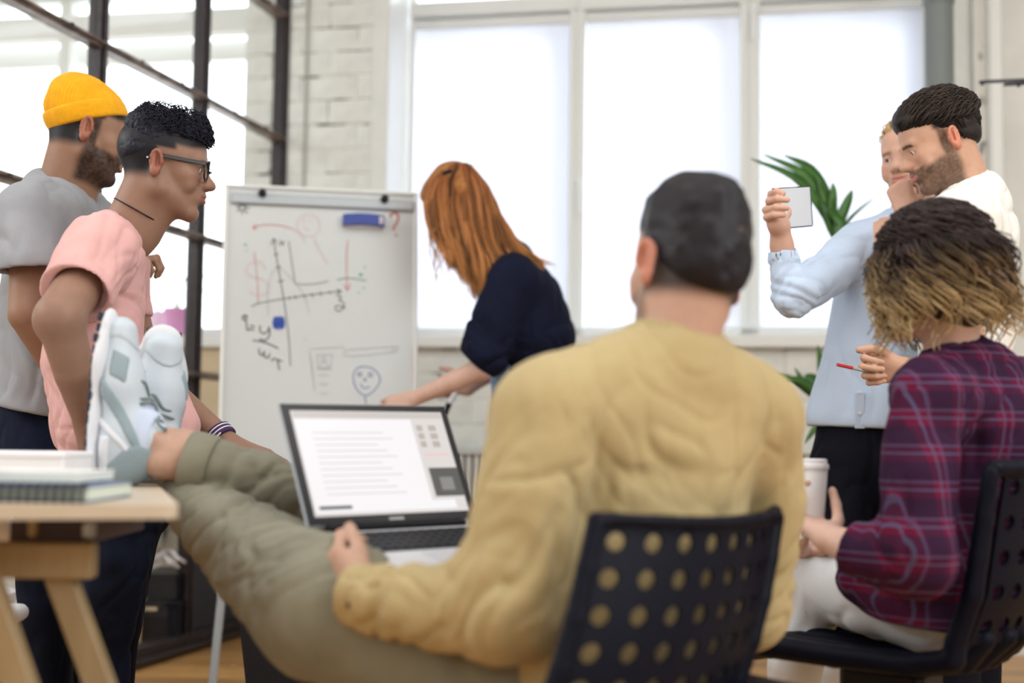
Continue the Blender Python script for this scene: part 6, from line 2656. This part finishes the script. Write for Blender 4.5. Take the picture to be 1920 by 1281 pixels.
def pedestal(root, x, y, z1):
    q = MB(); q.tube([(x, y, z1), (x, y, .25)], .028, 16); q.build('gas_column', M['metal'], root, sm='auto')
    q = MB(); q.tube([(x, y, .28), (x, y, .08)], .035, 16); q.build('column_sleeve', M['black'], root, sm='auto')
    for i in range(5):
        a = i * 1.2566 + .3
        e = A(x + math.cos(a) * .29, y + math.sin(a) * .29, .075)
        q = MB(); q.beam((x, y, .105), e, .05, .03, bev=.008); q.build('leg', M['black'], root)
        q = MB()
        Rw = np.stack([A(0, 0, 1), A(math.cos(a), math.sin(a), 0), A(-math.sin(a), math.cos(a), 0)], 1)
        q.lathe(e - A(0, 0, .042), [(.028, -.018), (.030, -.014), (.030, .014), (.028, .018)], 20, Rw)
        q.build('caster', M['black'], root, sm='auto')


pedestal(ch1, .20, 1.98, .44)

# right chair
ch2 = empty('office_chair', (P(1760, 1250, 2.45)[0], 2.45, 0), 'black perforated shell chair under the woman in plaid', 'chair')
sdir = unit(A(-.80, .60, 0)); slat = A(.60, .80, 0)
sc0 = P(1640, 1240, 2.42)
z_s = sc0[2]
cen = A(P(1690, 1222, 2.5)[0], 2.5, z_s)
q = Field()
# a bent sheet: seat, curve, back (built as swept rounded bars side by side)
prof2 = [(-.235, -.004, .024), (-.20, .002, .022), (-.05, -.004, .020), (.08, -.004, .020), (.16, .012, .020), (.215, .060, .019), (.245, .14, .018), (.254, .20, .017), (.264, .27, .016), (.275, .345, .015)]
for k_ in range(7):
    w_ = (k_ / 6 - .5) * .38
    pts = []
    for (a, b, r) in prof2:
        lift = .018 * (2 * w_ / .38) ** 2 if b < .05 else 0
        fwd = .05 * (2 * w_ / .38) ** 2 if b > .05 else 0
        wv = w_ * (1.0 if b < .1 else 1.06 - .12 * (b / .45))
        pts.append(cen - sdir * (a - fwd) + slat * wv + Z3 * (b + lift))
    n_cut = 6 if 0 < k_ < 6 else len(pts)
    q.chain(pts[:n_cut], [r for _, _, r in prof2][:n_cut], k=.03)
garment('seat_shell', ch2, q, .0065, M['shell'])


def back2(u, v):
    b = .05 + v
    a = np.interp(b, [.0, .06, .14, .20, .27, .36], [.19, .215, .245, .254, .264, .278])
    s = u / .38
    wv = u * (1.06 - .12 * (b / .45))
    return cen - sdir * (a - .05 * (2 * s) ** 2) + slat * wv + Z3 * b


perforated('backrest', ch2, lambda u, v: back2(u - .19 + .027, v + .005), 7, 5, .0475, .0585, .0135, marg=(0, 0), thick=.008)
q = Field(); q.chain([back2(u, .300) for u in np.linspace(-.185, .185, 9)], [.016] * 9, k=.02)
garment('top_rail', ch2, q, .006, M['shell'])
q = MB(); q.box(cen - Z3 * .045 - sdir * -.02, (.16, .12, .05), np.stack([sdir, slat, Z3], 1), .012); q.build('tilt_mechanism', M['black'], ch2)
q = MB(); q.tube([cen - Z3 * .05 - slat * .05 - sdir * .05, cen - Z3 * .055 - slat * .2 - sdir * .10], .008, 10); q.build('lever', M['metal'], ch2, sm='auto')
pedestal(ch2, cen[0], cen[1], z_s - .06)

# ================================================================== TABLE on trestles
tb1 = empty('trestle_table', (-1.0, 2.1, 0), 'pale wooden trestle table at lower left under the feet', 'table')
fe = P(327, 946, 1.80)
ztop = fe[2]
q = MB()
ra = math.radians(17)
RTb = np.array([[math.cos(ra), -math.sin(ra), 0], [math.sin(ra), math.cos(ra), 0], [0, 0, 1]])
poly = []
hw, hd_, rad_ = .60, .38, .02
c = fe - RTb[:, 0] * (hw - .006) + RTb[:, 1] * (hd_ - .006)
for sx, sy, a0 in ((1, 1, 0), (-1, 1, math.pi / 2), (-1, -1, math.pi), (1, -1, 1.5 * math.pi)):
    for a in np.linspace(a0, a0 + math.pi / 2, 7):
        poly.append((sx * (hw - rad_) + rad_ * math.cos(a), sy * (hd_ - rad_) + rad_ * math.sin(a)))
q.prism(poly, (c[0], c[1], ztop - .019), RTb[:, 0], RTb[:, 1], Z3, .019)
q.build('table_top', M['table_top'], tb1)


def pxz(px, py, d): return P(px, py, d)


def slab(name, px0, px1, py0, py1, d, dep, m, par, bev=.003):
    a, b = P(px0, py1, d), P(px1, py0, d)
    q = MB(); q.box(((a[0] + b[0]) / 2, d + dep / 2, (a[2] + b[2]) / 2), (b[0] - a[0], dep, b[2] - a[2]), None, bev)
    return q.build(name, m, par)


slab('cross_beam', -60, 172, 1021, 1084, 1.93, .035, M['pale_wood'], tb1)
slab('under_tray', 16, 168, 978, 1018, 1.98, .30, mat('dark_plum_board', (84, 70, 74), .6), tb1)
slab('metal_bracket', 152, 171, 980, 1010, 1.95, .03, M['grey_metal'], tb1)
slab('peg', 50, 66, 962, 1008, 1.94, .02, M['pale_wood'], tb1)
q = MB(); q.beam(P(112, 1075, 1.97), P(112, 1075, 1.97) + (P(168, 1290, 1.97) - P(93, 1085, 1.97)) * (P(0, 1085, 1.97)[2] / (P(93, 1085, 1.97)[2] - P(168, 1290, 1.97)[2])), .04, .03, up=(0, -1, 0), bev=.003)
q.V[0][:, 2] = np.maximum(q.V[0][:, 2], .004); q.build('leg', M['pale_wood'], tb1)
q = MB(); q.beam(P(-60, 1000, 1.86), P(-60, 1000, 1.86) + (P(40, 1281, 1.86) - P(-28, 1085, 1.86)) * (P(0, 1000, 1.86)[2] / (P(-28, 1085, 1.86)[2] - P(40, 1281, 1.86)[2])), .042, .03, up=(0, -1, 0), bev=.003)
q.V[0][:, 2] = np.maximum(q.V[0][:, 2], .004); q.build('leg', M['pale_wood'], tb1)
q = MB(); q.beam(P(-120, 1075, 1.95), A(P(-200, 1000, 1.95)[0] - .25, 1.97, .004), .04, .03, up=(0, -1, 0), bev=.003); q.build('leg', M['pale_wood'], tb1)
q = MB(); q.beam(P(-200, 1000, 2.3), A(P(-200, 1000, 2.3)[0] - .1, 2.35, .004), .04, .03, up=(0, -1, 0), bev=.003); q.build('leg', M['pale_wood'], tb1)
# notebooks
nb1 = empty('spiral_notebook', A(P(60, 930, 1.86)[0], 1.95, ztop), 'grey green spiral notebook with dark wire, bottom of table pile', 'notebook')
x0, x1 = P(-90, 930, 1.85)[0], P(187, 930, 1.85)[0]
hb = .023
M['paper'] = mat('paper_stack', (214, 222, 208), .8)
q = MB(); q.box(((x0 + x1) / 2, 1.90, ztop + hb / 2 + .0005), (x1 - x0, .20, hb - .006), None, .001); q.build('pages', M['paper'], nb1)
for z_ in (ztop + .002, ztop + hb - .002):
    q = MB(); q.box(((x0 + x1) / 2, 1.898, z_), (x1 - x0 + .004, .207, .002), None, .0006); q.build('cover', mat('blue_grey_cover', (120, 136, 168), .6), nb1)
n_ = 17
for i in range(n_):
    x = x0 + (i + .5) * (x1 - x0) / n_
    q = MB()
    pts = [(x + .003 * math.cos(a * .5), 1.798 + .009 * math.cos(a), ztop + hb / 2 + .0125 * math.sin(a) + .001) for a in np.linspace(0, 6.0, 12)]
    q.tube(pts, .0029, 6); q.build('spiral_ring', M['black_metal'], nb1, sm=True)
nb2 = empty('notepad', A(P(60, 905, 1.9)[0], 1.97, ztop + hb), 'white notepad lying on top of the spiral notebook', 'notebook')
x0, x1 = P(-70, 900, 1.89)[0], P(168, 900, 1.89)[0]
q = MB(); q.box(((x0 + x1) / 2, 1.92, ztop + hb + .0085), (x1 - x0, .17, .013), None, .002); q.build('pages', mat('white_pages', (226, 230, 222), .7), nb2)
q = MB(); q.box(((x0 + x1) / 2, 1.921, ztop + hb + .0160), (x1 - x0 + .002, .172, .0018), None, .0005); q.build('cover', mat('pad_cover', (232, 234, 232), .5), nb2)
pn2 = empty('ballpoint_pen', P(4, 893, 1.84), 'dark pen lying across the notepad at the left edge', 'pen')
zz2 = ztop + hb + .0225
q = MB(); q.tube([(P(6, 893, 1.86)[0], 1.82, zz2), (P(-10, 893, 1.95)[0], 1.93, zz2)], .0048, 12); q.build('pen_barrel', M['black'], pn2, sm='auto')
q = MB(); q.tube([(P(6, 893, 1.86)[0], 1.82, zz2), (P(7.5, 893, 1.855)[0], 1.806, zz2)], [.0048, .0012], 12); q.build('pen_tip', M['metal'], pn2, sm='auto')
bx = empty('paper_box', A(P(60, 860, 2.3)[0], 2.3, ztop), 'low white paper box behind the notebooks on the table', 'box')
x0, x1 = P(-60, 860, 2.2)[0], P(118, 860, 2.2)[0]
zt_ = P(60, 846, 2.2)[2]
q = MB(); q.box(((x0 + x1) / 2, 2.28, (ztop + zt_) / 2 - .002), (x1 - x0, .15, zt_ - ztop - .006), None, .003); q.build('box_body', M['white_plastic'], bx)
q = MB(); q.box(((x0 + x1) / 2, 2.279, zt_ - .006), (x1 - x0 + .004, .155, .010), None, .002); q.build('lid', M['white_plastic'], bx)

# white chair shell glimpsed between the trestle legs
wc_ = empty('white_chair', (P(25, 1120, 2.5)[0] - .14, 2.5, 0), 'white plastic chair glimpsed below the table between trestle legs', 'chair')
q = Field(); cw_ = P(14, 1120, 2.5) - A(.14, 0, 0)
q.rbox((cw_[0] - .12, 2.6, .47), (.20, .2, .018), .016, k=.03)
q.cone((cw_[0] + .05, 2.45, .50), (cw_[0] + .13, 2.45, .66), .035, .04, k=.06)
q.cone((cw_[0] - .30, 2.5, .50), (cw_[0] - .34, 2.5, .80), .02, .02, k=.06, flat=(Y, 6))
garment('seat_shell', wc_, q, .008, M['white_plastic'])
for dx_, dy_ in ((-.28, -.05), (.04, -.05), (-.28, .24), (.04, .24)):
    q = MB(); q.tube([(cw_[0] + dx_ * .7 - .03, 2.5 + dy_, .46), (cw_[0] + dx_, 2.5 + dy_, .005)], .014, 12); q.build('leg', M['pale_wood'], wc_, sm='auto')

# ================================================================== BLACK DESK behind the legs, with a closed laptop on it
bk = empty('side_desk', (P(640, 1200, 2.95)[0], 2.95, 0), 'black solid sided desk behind the seated man\'s raised legs', 'desk')
xl = P(448, 900, 2.9)[0]; xr = P(790, 900, 2.9)[0]
zd = P(530, 884, 3.05)[2]
q = MB(); q.box(((xl + xr) / 2, 3.02, zd - .012), (xr - xl, .50, .024), None, .004); q.build('desk_top', M['black'], bk)
q = MB()
yb, yf = 3.24, 2.82
a_t = P(434, 1105, yf)[0]; a_b = P(472, 1290, yf)[0] + .03
V = [(a_t - .02, yf, zd - .026), (xr - .03, yf, zd - .026), (xr - .08, yf, 0.005), (a_b, yf, .005), (a_t - .02, yb, zd - .026), (xr - .03, yb, zd - .026), (xr - .08, yb, .005), (a_b, yb, .005)]
q.add(V, [(0, 3, 2, 1), (4, 5, 6, 7), (0, 1, 5, 4), (1, 2, 6, 5), (2, 3, 7, 6), (3, 0, 4, 7)])
q.build('desk_body', M['black_soft'], bk)
cl = empty('closed_laptop', P(560, 878, 3.0), 'thin grey blue closed laptop under the leaning man\'s hand', 'laptop')
q = MB(); cxx = P(580, 878, 3.03); q.box((cxx[0], 3.03, zd + .006), (.25, .18, .010), None, .003); q.build('laptop_base', mat('blue_grey_shell', (96, 104, 132), .4), cl)
q = MB(); q.box((cxx[0], 3.03, zd + .0145), (.25, .18, .006), None, .002); q.build('laptop_lid', mat('blue_grey_shell2', (120, 128, 156), .4), cl)
